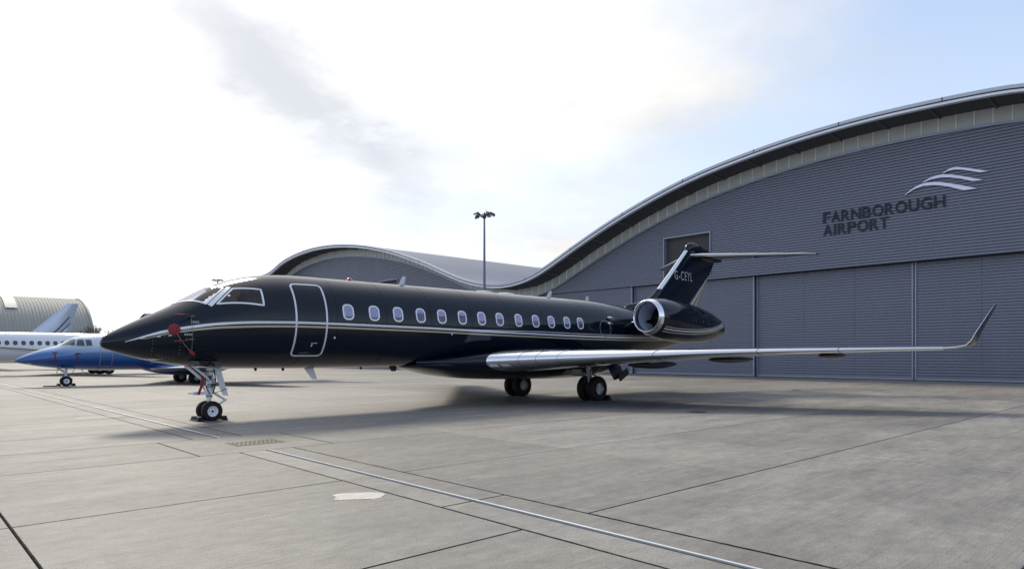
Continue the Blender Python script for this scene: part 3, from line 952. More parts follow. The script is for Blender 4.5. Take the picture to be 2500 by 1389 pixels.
# cheat lines
sz = pchip([(.40, 2.045), (.64, 2.13), (1.17, 2.305), (1.76, 2.44), (2.50, 2.545), (3.43, 2.605), (4.75, 2.63), (8.07, 2.605), (12.42, 2.53), (17.69, 2.475), (21.5, 2.50), (25.0, 2.75)])
xs_ = list(np.arange(.45, 5.2, .08)) + list(np.arange(5.2, 24.2, .3))
for side in (-1, 1):
    wd = [min(.066, .012 + .075 * max(0, x - .45)) for x in xs_]
    G.ribbon([(x, G.phi(x, sz(x))) for x in xs_], wd, .0055, side).build('silver_stripe', SILVER, jet, 60)
    xg = [x for x in xs_ if x > .8]
    G.ribbon([(x, G.phi(x, sz(x) - .048 - .057 * min(1, x / 3))) for x in xg], [min(.055, .01 + .035 * (x - .8)) for x in xg], .0055, side).build('gold_stripe', GOLD, jet, 60)
    xt = [x for x in xs_ if x > 10.2]
    G.ribbon([(x, G.phi(x, sz(x) + .02 + min(.075, .02 * (x - 10.2)))) for x in xt], .022, .0055, side).build('silver_pinstripe', SILVER, jet, 60)
# rivets, vents, placards on the nose and flank
b = MB()
def dot(x, z, r, mb, d=.006):
    p = G.phi(x, z); G.fill([(x + r * math.cos(a), p + r * math.sin(a)) for a in [2 * math.pi * k / 8 for k in range(8)]], d, -1, 1, mb, .006)
for k in range(8): dot(1.03 + .07 * k, 2.175 + .008 * k, .006, b)
for k in range(5): dot(1.0 + .004 * k, 2.10 - .085 * k, .006, b)
for k in range(5): dot(1.56 + .01 * k, 2.13 - .085 * k, .006, b)
for k in range(6): dot(1.1 + .08 * k, 1.755 - .018 * k, .006, b)
b.build('nose_rivet', FRAME, jet, 0)['kind'] = 'stuff'
for (x, z) in ((1.10, 2.195), (1.33, 2.225)):
    MB().tube([G.off(x, G.phi(x, z), -.01), G.off(x, G.phi(x, z), .03), G.off(x + .06, G.phi(x, z), .05)], .014, 8).build('static_probe', WHITE, jet)
G.fill([(.80 + .05 * a, G.phi(.80, 2.15) + .03 * b_) for a, b_ in ((-1, -.5), (1, -.5), (1, .5), (-1, .5))], .005).build('nose_label', WHITE, jet, 0)
for (x, z) in ((5.56, 2.24), (9.75, 2.43)):
    b = MB(); dot(x, z, .026, b, .012); b.build('flank_light', LENS, jet)
for (x, z) in ((1.86, 2.585), (1.71, 2.275)):
    b = MB()
    for k in range(2):
        for q in range(4):
            xx = x + .045 * q - .06
            G.ribbon([(xx, G.phi(xx, z - .03 * k)), (xx + .032, G.phi(xx + .03, z - .03 * k))], .013, .005, -1, False, b)
    b.build('placard', SILVER, jet, 0)
# rescue panel outline and bleed scoop near the tail
G.ribbon(rrect(18.3, 1.345 * R(57), .36, .28, .03, 1.345), .012, .004, -1, True).build('panel_outline', GREYM, jet)
G.ribbon([(17.66 + .36 * math.cos(a), R(85) + .25 * math.sin(a)) for a in [2 * math.pi * k / 24 for k in range(24)]], .02, .006, -1, True).build('emergency_hatch_ring', GREYM, jet)
b = MB(); c0 = G.off(18.0, R(66), .05)
b.tube([c0 + Vector((-.15, 0, .0)), c0, c0 + Vector((.5, .12, -.02))], [.03, .07, .02], 10); b.build('air_scoop', POLISH, jet)

# belly fairing
FB = Fus(zt=[(8.35, 1.42), (9.5, 1.60), (11, 1.82), (13, 1.95), (16, 1.95), (18, 1.9), (20.6, 1.7)],
         zb=[(8.35, 1.36), (8.93, 1.25), (9.87, 1.05), (11.13, .92), (13.35, .83), (15.5, .80), (17.2, .82), (18.6, 1.02), (20.6, 1.52)],
         w=[(8.35, .12), (8.9, .80), (9.6, 1.15), (10.5, 1.42), (11.5, 1.62), (13, 1.78), (16, 1.80), (17.5, 1.66), (19, 1.2), (20.6, .25)],
         zm=[(8.35, 1.40), (10, 1.42), (12, 1.42), (17, 1.42), (20.6, 1.62)])
FB.skin(list(np.arange(8.35, 20.65, .25)), 96).build('belly_fairing', PAINT, jet, 60)

# wings
zc = pchip([(0, 1.48), (1.35, 1.50), (1.7, 1.53), (5, 1.70), (7.9, 1.835), (13.06, 1.965)])
tc_ = pchip([(0, .130), (1.7, .126), (5, .104), (7.9, .088), (13.06, .085)])
te = pchip([(0, 17.25), (1.5, 17.3), (4.6, 17.85), (13.06, 21.6)])
wbl = pchip([(0, 1), (1.9, 1), (5, .45), (9, 0), (14, 0)])
for side in (-1, 1):
    secs = []
    for yv in [1.72, 2.4, 3.2, 4.0, 5.0, 6.0, 7.0, 8.0, 9.0, 10.0, 11.0, 12.0, 12.7]:
        le = 10.87 + .815 * (yv - 1.7)
        ch = te(yv) - le
        secs.append((Vector((le, side * yv, zc(yv))), ch, ch * tc_(yv) * 1.04, Vector((0, 0, 1))))
    wing, edge = lifting_surface(jet, secs, .17, ('wing', 'leading_edge'), (PAINT, POLISH), wbl)
    rr = []
    for yv, fw in ((.7, 1.3), (1.0, 1.0), (1.3, .62), (1.55, .22), (1.72, 0)):
        le = 10.87 + .815 * (yv - 1.7) - fw; ch = te(yv) - le; th = 6.36 * tc_(yv) * 1.04 * (1 - .35 * fw)
        rr.append([Vector((le + x * ch, side * yv, zc(yv) + blunt(x, t, 1 - .7 * fw) * th)) for x, t in AF] + [Vector((le + x * ch, side * yv, zc(yv) - .9 * blunt(x, t, 1 - .7 * fw) * th)) for x, t in reversed(AF[:-1])])
    MB().loft(rr, True, False).build('wing_root', PAINT, jet, 50)
    # seams across the polished edge
    for yv in (2.55, 3.0, 3.55, 5.95, 8.45, 10.35):
        le = 10.87 + .815 * (yv - 1.7); ch = te(yv) - le; th = ch * tc_(yv) * 1.04
        path = [Vector((le + x * ch, side * yv, zc(yv) + blunt(x, t, wbl(yv)) * th)) for x, t in AF if x < .16]
        low = [Vector((le + x * ch, side * yv, zc(yv) - .9 * blunt(x, t, wbl(yv)) * th)) for x, t in reversed(AF) if x < .16]
        MB().tube([p + Vector((-.003, 0, 0)) for p in path + low[1:]], .006 if yv < 4 else .009, 5).build('edge_seam', DARKM, edge)
    # winglet: blends up from the wing tip
    ws = []
    for (yv, zv, le, ch, th, an) in ((12.7, zc(12.7), 10.87 + .815 * 11.0, te(12.7) - 10.87 - .815 * 11.0, .13, 0), (13.0, 1.985, 20.15, 1.30, .09, 12), (13.20, 2.05, 20.36, 1.05, .07, 38), (13.28, 2.18, 20.54, .86, .05, 60), (13.36, 2.45, 20.80, .70, .04, 71), (13.60, 3.12, 21.42, .46, .025, 71), (13.68, 3.34, 21.66, .28, .02, 71)):
        ws.append((Vector((le, side * yv, zv)), ch, th, Vector((0, -side * math.sin(R(an)), math.cos(R(an))))))
    wl = lifting_surface(jet, ws[:], .05, ('winglet', 'leading_edge'), (PAINT, POLISH))
    # flap track canoes
    for (yv, s0, s1, zt_, dp) in ((3.6, 16.2, 19.3, 1.50, .20), (6.5, 16.9, 19.95, 1.67, .15), (9.6, 18.35, 20.6, 1.80, .13)):
        rings = []
        for k in range(13):
            t = k / 12; x = s0 + (s1 - s0) * t
            e = max(.03, math.sin(math.pi * min(1, t * .92 + .04))**.6)
            rings.append([(x, side * yv + .13 * e * math.cos(a), zt_ - .02 - dp * .45 + (dp * .9 if math.sin(a) < 0 else .12) * e * math.sin(a)) for a in [2 * math.pi * q / 14 for q in range(14)]])
        MB().loft(rings, True, True).build('flap_track_fairing', PAINT, wing, 60)
    # landing lamps in the root
    if side < 0:
        for yv in (1.86, 2.16):
            def lp(y_, d_):
                le = 10.87 + .815 * (y_ - 1.7); ch = te(y_) - le; th = ch * tc_(y_) * 1.04
                lo = [(le + x * ch, zc(y_) - .9 * blunt(x, t, wbl(y_)) * th) for x, t in reversed(AF) if x < .12]
                zz = 1.385 + d_
                for (xa, za), (xb, zb_) in zip(lo, lo[1:]):
                    if zb_ <= zz <= za:
                        return Vector((xa + (xb - xa) * (za - zz) / max(1e-6, za - zb_), side * y_, zz))
                return Vector((lo[0][0], side * y_, zz))
            q4 = [lp(yv - .10, -.035), lp(yv + .10, -.035), lp(yv + .10, .035), lp(yv - .10, .035)]
            MB().loft([[p + Vector((.02, 0, 0)) for p in q4], [p + Vector((-.014, -.008, 0)) for p in q4]], True, True).build('landing_lamp', LENS, edge)
# engines
def nacelle(side):
    yc = side * 2.5
    def c(x): return Vector((x, yc, 3.31 - .065 * (x - 18.8)))
    seg = 48
    def ringat(x, r, sx=1.0):
        o = c(x)
        return [o + Vector((0, r * sx * math.cos(a), r * math.sin(a))) for a in [2 * math.pi * k / seg for k in range(seg)]]
    rad = pchip([(19.02, .735), (19.4, .80), (20.2, .865), (21.2, .87), (22.4, .80), (23.4, .66), (24.25, .46)])
    xs = list(np.arange(19.02, 24.26, .2)) + [24.25]
    n = MB().loft([ringat(x, rad(x)) for x in xs] + [ringat(24.25, .42), ringat(23.7, .40), ringat(23.7, .01)], True, False).build('engine_nacelle', PAINT, jet, 50)
    lip = [(19.022, .737), (18.93, .712), (18.85, .682), (18.81, .655), (18.80, .632), (18.815, .61), (18.86, .59), (18.95, .575), (19.06, .565)]
    MB().loft([ringat(x, r) for x, r in lip], True, False).build('intake_lip', POLISH, n, 180)
    MB().loft([ringat(x, r) for x, r in ((19.06, .565), (19.3, .56), (19.7, .575), (20.0, .58))], True, False).build('intake_duct', mat('intake_liner', (0.60, 0.63, 0.80), 0.5, 0.3), n, 60)
    fan = MB(); o = c(19.95)
    for k in range(24):
        a = 2 * math.pi * k / 24
        r0, r1 = .17, .575
        da0, da1 = .16, .10
        p = lambda r, aa, dx: o + Vector((dx, r * math.cos(aa), r * math.sin(aa)))
        fan.add([p(r0, a, -.02), p(r0, a + da0, .06), p(r1, a + .12 + da1, .08), p(r1, a + .12, -.04)], [(0, 1, 2, 3)])
    fan.build('fan_blades', mat('titanium', (0.16, 0.155, 0.16), 0.4, 0.9), n, 0, False)
    MB().loft([ringat(19.62, .004), ringat(19.66, .05), ringat(19.8, .12), ringat(19.98, .175)], True, False).build('fan_spinner', mat('spinner_grey', (0.09, 0.09, 0.1), 0.35, 0.5), n, 60)
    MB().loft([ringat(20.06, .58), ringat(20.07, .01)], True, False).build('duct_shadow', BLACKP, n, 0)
    # stripes: level along the side, sweeping up over the tail of the cowl
    def on(x, z):
        r = rad(x); dz = max(-r, min(r, z - c(x).z))
        return x, math.asin(dz / r)
    zs = pchip([(19.1, 2.82), (20.0, 2.74), (21.2, 2.72), (22.2, 2.78), (23.2, 2.93), (23.9, 3.10), (24.2, 3.2)])
    for nm, m, off, w_ in (('silver_stripe', SILVER, 0, .06), ('silver_pinstripe', SILVER, .09, .022), ('gold_stripe', GOLD, -.10, .055)):
        rr = []
        for x in np.arange(19.2, 24.15, .12):
            _, a = on(x, zs(x) + off)
            r = rad(x); o = c(x)
            da = w_ / 2 / r
            rr.append([o + Vector((0, side * (r + h) * math.cos(q), (r + h) * math.sin(q))) for h, q in ((-.01, a - da), (.005, a - da), (.005, a), (.005, a + da), (-.01, a + da))])
        MB().loft(rr, False).build(nm, m, n, 60)
    for k, x in enumerate((20.9, 21.15, 21.75, 22.25)):
        o = c(x); r = rad(x) + .006
        b = MB()
        for q in (-.04, .08):
            b.add([o + Vector((dx, side * r * math.cos(a), r * math.sin(a))) for dx, a in ((0, q), (.012, q), (.012, q + .075), (0, q + .075))], [(0, 1, 2, 3)])
        b.build('cowl_latch', GREYM, n, 0, False)
    # pylon
    secs = [(Vector((19.55, side * yv, 3.12)), 4.3, .34, Vector((0, 0, 1))) for yv in (.6, 1.1, 1.5, 1.95)]
    lifting_surface(jet, secs, .05, ('pylon', 'leading_edge'), (PAINT, POLISH))
for side in (-1, 1):
    nacelle(side)

# fin with its dorsal fillet
def fin_le(z):
    return 23.23 + (z - 4.91) * 1.14
fs_ = pchip([(3.45, 20.55), (3.85, 20.65), (4.03, 20.9), (4.12, 21.35), (4.22, 21.9), (4.38, 22.4), (4.60, 22.83), (4.91, 23.23), (7.0, 25.61)])
fte = lambda z: 26.67 + (z - 4.15) * .705
fsec = []
for z in (3.45, 3.7, 3.9, 4.03, 4.12, 4.22, 4.38, 4.6, 4.9, 5.3, 5.8, 6.3, 6.75, 7.0):
    le = fs_(z); ch = fte(z) - le
    fsec.append((le, z, ch, .38 - .05 * (z - 3.5)))
rings = []; er = []
for le, z, ch, th in fsec:
    L_ = [Vector((le + x * ch, t * th * 1.0, z)) for x, t in AF] + [Vector((le + x * ch, -t * th, z)) for x, t in reversed(AF[:-1])]
    rings.append(L_)
fin = MB().loft(rings, True, True).build('fin', PAINT, jet, 50)
k = next(i for i, (x, t) in enumerate(AF) if x <= .065)
for le, z, ch, th in fsec:
    if z >= 4.85:
        er.append([Vector((le + x * ch - .006, s_ * (t * th + .004), z)) for s_, seq in ((1, AF[k:]), (-1, list(reversed(AF[k:-1])))) for x, t in seq])
MB().loft(er, False).build('leading_edge', POLISH, fin, 60)
def fin_y(x, z):
    le = fs_(z); ch = fte(z) - le
    xx = min(max((x - le) / ch, 0), 1); th = .38 - .05 * (z - 3.5)
    return 5 * th * (0.2969 * math.sqrt(xx) - 0.126 * xx - 0.3516 * xx * xx + 0.2843 * xx**3 - 0.1036 * xx**4)
# registration
rg = text_mesh('registration', 'G-CEYL', .44, .004, .0, mat('registration_grey', (0.42, 0.42, 0.47), 0.35), fin, Matrix(((1, 0, 0, 24.52), (0, 0, -1, 0), (0, 1, 0, 5.45), (0, 0, 0, 1))), 1.58, 1.22)
for v in rg.data.vertices:
    v.co.y = -fin_y(v.co.x, v.co.z) - .006 + (v.co.y) * .5
# stripes running up the rear of the fin
for (da, db_, m, nm) in ((1.02, .97, SILVER, 'silver_pinstripe'), (.86, .58, SILVER, 'silver_stripe'), (.46, .03, GOLD, 'gold_stripe')):
    for side in (-1, 1):
        rr = []
        for q in range(19):
            z = 3.7 + 2.2 * q / 18
            k_ = max(0.03, 1 - (z - 4.0) / 2.0)
            rr.append([Vector((xx, side * (fin_y(xx, z) + .004), z)) for xx in [fte(z) - .02 - (da + (db_ - da) * e / 3) * k_ for e in range(4)]])
        MB().loft(rr, False).build(nm, m, fin, 60)
# bullet and tailplane
rings = []
for (x, z, hz, w_) in ((25.66, 7.02, .04, .03), (25.75, 7.10, .17, .10), (25.95, 7.13, .27, .16), (26.3, 7.12, .34, .21), (26.8, 7.03, .36, .24), (27.4, 6.94, .33, .24), (28.1, 6.84, .25, .20), (28.7, 6.78, .15, .13), (29.2, 6.76, .03, .03)):
    rings.append([(x, w_ * math.cos(a), z + hz * math.sin(a)) for a in [2 * math.pi * q / 28 for q in range(28)]])
MB().loft(rings, True, True).build('tail_bullet', PAINT, jet, 60)
for side in (-1, 1):
    secs = []
    for t in (0, .2, .4, .6, .8, .95, 1.0):
        yv = .05 + 4.55 * t
        le = 25.9 + 4.0 * t; ch = 3.0 - 2.05 * t
        if t == 1.0: le += .25; ch -= .35
        secs.append((Vector((le, side * yv, 6.80 + .0 * t)), ch, ch * .085, Vector((0, 0, 1))))
    tp, _ = lifting_surface(jet, secs, .10, ('tailplane', 'leading_edge'), (PAINT, POLISH))
    
# aerials
def blade(x, top, h, ch, sweep, m, y=0.0, name='blade_aerial', thick=.03):
    z0 = (G.zt(x) if top else G.zb(x)); sg = 1 if top else -1
    rings = []
    for t in (-.15, 0, .5, 1.0):
        c_ = ch * (1 - .45 * max(t, 0)); x0 = x + sweep * t
        rings.append([(x0 + c_ * px, y + thick * py, z0 + sg * h * t) for px, py in ((0, 0), (.25, .5), (.6, .5), (1, 0), (.6, -.5), (.25, -.5))])
    MB().loft(rings, True, True).build(name, m, jet, 60)
blade(8.55, True, .30, .24, .17, WHITE)
blade(15.55, True, .27, .28, .20, WHITE)
blade(17.95, True, .20, .24, .08, WHITE)
blade(5.25, False, .33, .30, .26, WHITE)
blade(3.75, False, .07, .10, .03, DARKM); blade(4.55, False, .07, .10, .03, DARKM); blade(7.1, False, .06, .10, .03, DARKM)
blade(8.18, False, .14, .32, .10, BLACKP)
MB().lathe([(0.0, .10), (.05, .09), (.09, .05), (.10, .001)], (6.75, 0, G.zt(6.75) - .01), (0, 0, 1), 16).build('beacon', mat('beacon_red', (.35, .03, .02), .2, coat=1), jet, 60)
for x in (12.3, 13.4):
    rings = [[(x + .9 * t - .45, .16 * e * math.cos(a), 4.035 + .07 * e * max(-.3, math.sin(a))) for a in [2 * math.pi * q / 16 for q in range(16)]] for t, e in ((0, .1), (.15, .7), (.5, 1), (.85, .7), (1, .1))]
    MB().loft(rings, True, True).build('satcom_bump', WHITE, jet, 60)

# nose gear
def nose_gear(jet, x, ztop, s=1.0, fine=True):
    g_ = MB()
    g_.tube([(x + .02 * s, 0, ztop), (x + .0, 0, .86 * s), (x - .0, 0, .58 * s)], [.085 * s, .085 * s, .075 * s], 14)
    g_.tube([(x, 0, .80 * s), (x, 0, .70 * s)], [.115 * s, .115 * s], 14)
    g_.tube([(x, 0, 1.16 * s), (x, 0, 1.08 * s)], .11 * s, 14)
    st_ = g_.build('nose_gear_leg', WHITE, jet, 40)
    MB().tube([(x, 0, .60 * s), (x, 0, .24 * s)], .052 * s, 12).build('oleo_piston', mat('chromed_steel', (.8, .8, .82), .15, 1.0), st_, 40)
    MB().tube([(x, -.24 * s, .26 * s), (x, .24 * s, .26 * s)], .05 * s, 10).build('axle', WHITE, st_, 40)
    b = MB()
    b.tube([(x - .07 * s, 0, 1.02 * s), (x - .62 * s, -.0, ztop + .02)], [.05 * s, .045 * s], 8)
    b.tube([(x - .05 * s, -.12 * s, 1.10 * s), (x - .50 * s, -.14 * s, ztop + .02)], .03 * s, 8)
    b.tube([(x - .05 * s, .12 * s, 1.10 * s), (x - .50 * s, .14 * s, ztop + .02)], .03 * s, 8)
    b.build('drag_brace', WHITE, st_, 40)
    b = MB()
    b.tube([(x + .08 * s, -.05 * s, .76 * s), (x + .42 * s, -.03 * s, .53 * s)], [.032 * s, .025 * s], 8)
    b.tube([(x + .08 * s, .05 * s, .76 * s), (x + .42 * s, .03 * s, .53 * s)], [.032 * s, .025 * s], 8)
    b.tube([(x + .42 * s, -.06 * s, .53 * s), (x + .42 * s, .06 * s, .53 * s)], .035 * s, 8)
    b.tube([(x + .42 * s, 0, .53 * s), (x + .09 * s, 0, .30 * s)], [.034 * s, .03 * s], 8)
    b.build('torque_link', WHITE, st_, 40)
    if fine:
        b = MB()
        b.box((x - .22, 0, .735), (.36, .12, .09)); b.tube([(x - .38, -.06, .74), (x - .52, 0, .735), (x - .38, .06, .74)], .022, 8)
        b.build('tow_fitting', WHITE, st_)
        b = MB()
        for sy in (-1, 1):
            b.tube([(x - .13, sy * .13, 1.15), (x - .16, sy * .15, 1.0), (x - .10, sy * .11, .86), (x - .02, sy * .12, .70)], .014, 6)
            b.tube([(x + .10, sy * .07, 1.36), (x + .13, sy * .09, 1.1), (x + .12, sy * .08, .9), (x + .06, sy * .10, .72)], .018, 6)
        b.tube([(x - .3, -.08, 1.3), (x - .18, -.12, 1.16), (x - .1, -.1, 1.26)], .016, 6)
        b.tube([(x + .1, -.05, .72), (x + .25, -.15, .78), (x + .42, -.2, .85)], .010, 6)
        b.build('hydraulic_hose', DARKM, st_, 60)
        b = MB(); 
        for sy in (-.17, .17):
            b.lathe([(-.06, .001), (-.06, .03), (0, .065), (.005, .06), (.0, .001)], (x - .14, sy, 1.0), (-1, 0, 0), 14)
        b.build('taxi_lamp', LENS, st_, 40)
        b = MB()
        for zz, rr_ in ((1.32, .098), (1.20, .10), (.97, .098), (.91, .098), (.66, .088)):
            b.tube([(x, 0, zz), (x, 0, zz - .022)], rr_, 14)
        for sy in (-1, 1):
            b.box((x - .02, sy * .115, 1.13), (.07, .05, .09)); b.box((x + .05, sy * .11, .93), (.05, .05, .06))
            b.tube([(x - .10, sy * .06, 1.33), (x - .20, sy * .10, 1.18), (x - .14, sy * .12, 1.04), (x - .06, sy * .10, .98)], .012, 6)
            b.tube([(x - .22, sy * .03, 1.20), (x - .34, sy * .06, 1.30), (x - .42, sy * .04, 1.40)], .016, 6)
        b.build('cable_clamp', DARKM, st_, 40)
        b = MB(); b.box((x - .12, 0, 1.24), (.16, .22, .10)); b.box((x + .10, -.02, 1.05), (.10, .16, .14)); b.box((x + .08, .0, .86), (.08, .18, .08))
        b.build('steering_actuator', GREYM, st_)
        b = MB()
        b.loft([[(x + .10, yy, 1.46), (x + .27, yy, 1.46), (x + .50, yy, .63), (x + .35, yy, .66)] for yy in (-.02, .02)], True, True)
        b.tube([(x + .30, -.04, .86), (x + .30, .04, .86)], .03, 8)
        b.build('gear_door', WHITE, jet)
    return st_
nose_gear(jet, 2.55, 1.47)
for sy in (-.2, .2):
    wheel(jet, 2.55, sy, .268, .185, .142, 'nose', -1 if sy < 0 else 1)
# the dark outline of the wheel bay
G.ribbon([(2.16 + .32 * math.cos(a), R(140) - .28 * math.sin(a)) for a in [math.pi * k / 18 for k in range(19)]], .012, .004).build('wheel_bay_outline', DARKM, jet)
# main gear
for side in (-1, 1):
    yc = side * 2.05; x = 15.95
    b = MB()
    b.tube([(x - .22, yc - side * .05, 1.55), (x - .16, yc, 1.05), (x - .08, yc, .72)], [.11, .10, .10], 14)
    b.tube([(x - .08, yc, .80), (x + .02, yc, .46)], [.13, .11], 12)
    leg = b.build('main_gear_leg', mat('grey_leg_paint', (.62, .63, .65), .45, var=.2, vscale=12), jet, 40)
    MB().tube([(x, yc - .35, .468), (x, yc + .35, .468)], .07, 12).build('axle', GREYM, leg, 40)
    b = MB(); b.tube([(x - .12, yc, .95), (x + .75, yc + side * .05, 1.38)], .055, 8); b.tube([(x - .12, yc, 1.0), (x - .18, yc - side * .75, 1.28)], .05, 8); b.tube([(x + .10, yc, .62), (x + .38, yc, .86), (x + .02, yc, 1.05)], .035, 8)
    b.build('side_stay', GREYM, leg, 40)
    b = MB(); b.tube([(x - .25, yc + .08, 1.2), (x - .30, yc + .1, .8), (x - .34, yc + .06, .52), (x - .18, yc + .04, .46)], .018, 6); b.tube([(x - .2, yc - .1, 1.2), (x - .26, yc - .12, .75), (x - .1, yc - .12, .6)], .02, 6)
    b.build('brake_hose', DARKM, leg, 60)
    for dy in (-.26, .26):
        wheel(jet, x, yc + dy, .482, .30, .235, 'main', -1 if dy * side > 0 and side < 0 or dy < 0 else 1)
    # doors hanging at the leg
    b = MB()
    b.loft([[(x + .55, yc + side * .25 + o_, 1.42), (x + 1.45, yc + side * .25 + o_, 1.34), (x + 1.30, yc + side * .55 + o_, .92), (x + .75, yc + side * .5 + o_, .78)] for o_ in (0, .03)], True, True)
    b.build('gear_door', BLACKP, jet)
    b = MB(); b.box((x + 1.25, yc + side * .55, .98), (.62, .04, .26), Matrix.Rotation(R(-28), 3, 'Y')); b.build('gear_door', BLACKP, jet)
    b = MB(); b.box((x - .75, yc - side * .35, 1.12), (.55, .5, .18)); b.tube([(x - .9, yc - side * .2, 1.02), (x - .3, yc - side * .1, .98)], .05, 8)
    b.build('retraction_jack', GREYM, jet, 0)

# wheel chocks
def chock(name, loc, length, label, m=RUBBER, w_=.16, h_=.15, group='wheel chocks on the apron'):
    t = thing(name, loc, label, 'chock', group)
    MB().prism([(-w_ / 2 - .04, 0.001), (w_ / 2 + .04, 0.001), (w_ / 2, .03), (.035, h_), (-.035, h_), (-w_ / 2, .03)], 'y', -length / 2, length / 2).build('wedge', m, t)
    b = MB()
    for yy in (-length * .36, length * .36):
        b.prism([(-.05, h_ - .012), (.05, h_ - .012), (.035, h_ + .006), (-.035, h_ + .006)], 'y', yy - .03, yy + .03)
    b.build('grip_band', mat('chock_band', (.38, .38, .40), .4, .4), t)
    return t
chock('wheel_chock', (NU + 2.235, CV, 0), .58, 'rubber chock wedged ahead of the black jet nose wheels', h_=.12, w_=.13)
chock('wheel_chock', (NU + 2.865, CV, 0), .58, 'rubber chock wedged behind the black jet nose wheels', h_=.12, w_=.13)
chock('wheel_chock', (NU + 16.52, CV - 2.05, 0), .80, 'rubber chock behind the main wheels under the near wing of the black jet', h_=.2, w_=.22)

# covers and streamers hung on the probes
def local(x, z, d, side=-1):
    p = G.off(x, G.phi(x, z), d, side)
    return p + Vector((NU, CV, 0))
o = local(1.44, 2.37, .012); nn = G.nrm(1.44, G.phi(1.44, 2.37))
pc = thing('probe_cover', o, 'red scalloped round cover over a probe on the black nose', 'probe cover')
a_ = nn.orthogonal().normalized(); b__ = nn.cross(a_)
rings = []
for h_, k_ in ((-.03, 1.0), (.03, 1.0), (.05, .85), (.055, .5), (.075, .45), (.08, .05)):
    rings.append([nn * h_ + (a_ * math.cos(q) + b__ * math.sin(q)) * .14 * k_ * (1 + .06 * math.cos(8 * q)) for q in [2 * math.pi * j / 40 for j in range(40)]])
MB().loft(rings, True, True).build('cover_pad', RED, pc, 50)
pts = []
for k in range(9):
    t = k / 8; x = 1.44 + .41 * t; z = 2.37 - .53 * t - .05 * math.sin(math.pi * t)
    pts.append(local(x, z, .02 + .05 * (1 - t)) - o)
MB().tube(pts, .0075, 6).build('cord', mat('cord_beige', (.35, .24, .2), .8), pc, 60)
def pitot(x, z, label):
    q = local(x, z, 0.0); n0 = G.nrm(x, G.phi(x, z))
    t = thing('pitot_cover', q, label, 'pitot cover')
    MB().tube([n0 * -.02, n0 * .10, n0 * .12 + Vector((-.06, 0, 0)), n0 * .12 + Vector((-.16, 0, 0))], [.03, .022, .02, .018], 8).build('probe_mast', DARKM, t, 60)
    MB().tube([n0 * .12 + Vector((-.10, 0, 0)), n0 * .12 + Vector((-.33, 0, -.01))], [.019, .016], 8).build('sleeve', RED, t, 60)
    MB().tube([n0 * .02 + Vector((-.06, 0, .01)), n0 * .02 + Vector((.16, 0, .015))], .018, 6).build('clip', mat('clip_khaki', (.22, .19, .13), .7), t, 60)
pitot(1.80, 2.70, 'red sleeve on the upper pitot probe of the black nose')
pitot(1.74, 2.13, 'red sleeve on the lower pitot probe of the black nose')
q = local(1.86, 1.845, .01); n0 = G.nrm(1.86, G.phi(1.86, 1.845))
t = thing('vane_cover', q, 'small red cone cover low on the black nose with an upright cord', 'vane cover')
MB().tube([n0 * -.01 + Vector((-.06, 0, .05)), n0 * .05, n0 * .06 + Vector((.07, 0, -.06))], [.015, .055, .02], 10).build('cover_pad', RED, t, 60)
MB().tube([local(1.80, 2.70, .10) - q + Vector((.02, 0, 0)), local(1.83, 2.3, .03) - q, Vector(n0) * .02], .005, 6).build('cord', mat('cord_grey', (.25, .25, .25), .8), t, 60)
# red streamer tied to the nose leg
t = thing('warning_streamer', (NU + 2.33, CV - .12, 1.22), 'dark red fabric streamer tied to the white nose leg', 'streamer')
rings = []
for k in range(9):
    u = k / 8
    xx = .03 * math.sin(u * 5) - .06 * u; zz = -.52 * u
    rings.append([(xx - .035, -.02 + .02 * math.sin(u * 7), zz), (xx + .035, -.02 + .02 * math.sin(u * 7 + 1), zz - .01), (xx + .035, -.012 + .02 * math.sin(u * 7 + 1), zz - .01), (xx - .035, -.012 + .02 * math.sin(u * 7), zz)])
MB().loft(rings, True, True).build('ribbon', RED, t, 60)
MB().tube([(.0, -.015, -.02), (.08, .04, .06), (.14, .1, .07)], .006, 6).build('cord', mat('cord_grey'), t)

# ------------------------------------------------------------------ jets parked behind
def quad_on(F, corners, d, side=-1, nu=6, nv=6):
    a, b_, c, e = [(x, F.phi(x, z)) for x, z in corners]
    rows = []
    for i in range(nu + 1):
        u = i / nu
        rows.append([F.off((a[0] * (1 - v) + b_[0] * v) * (1 - u) + (e[0] * (1 - v) + c[0] * v) * u,
                           (a[1] * (1 - v) + b_[1] * v) * (1 - u) + (e[1] * (1 - v) + c[1] * v) * u, d, side) for v in [j / nv for j in range(nv + 1)]])
    return MB().loft(rows, False)

def pod(parent, x0, x1, yc, zc_, r, m, lipm, name='engine_nacelle', slant=0.0):
    def ring(x, rr):
        return [(x + slant * (1 + math.sin(a)) * max(0, 1 - (x - x0) / 2.5), yc + rr * math.cos(a), zc_ + rr * math.sin(a)) for a in [2 * math.pi * k / 28 for k in range(28)]]
    L_ = x1 - x0
    n = MB().loft([ring(x0 + L_ * t, r * k) for t, k in ((.05, .86), (.2, .98), (.4, 1), (.65, .92), (.85, .72), (1, .55))] + [ring(x1, r * .5), ring(x1 - .3, r * .45), ring(x1 - .3, .01)], True, False).build(name, m, parent, 50)
    MB().loft([ring(x0 + L_ * t, r * k) for t, k in ((.05, .86), (.015, .80), (0, .74), (.01, .68), (.04, .64), (.2, .64), (.2, .01))], True, False).build('intake_lip', lipm, n, 50)
    return n

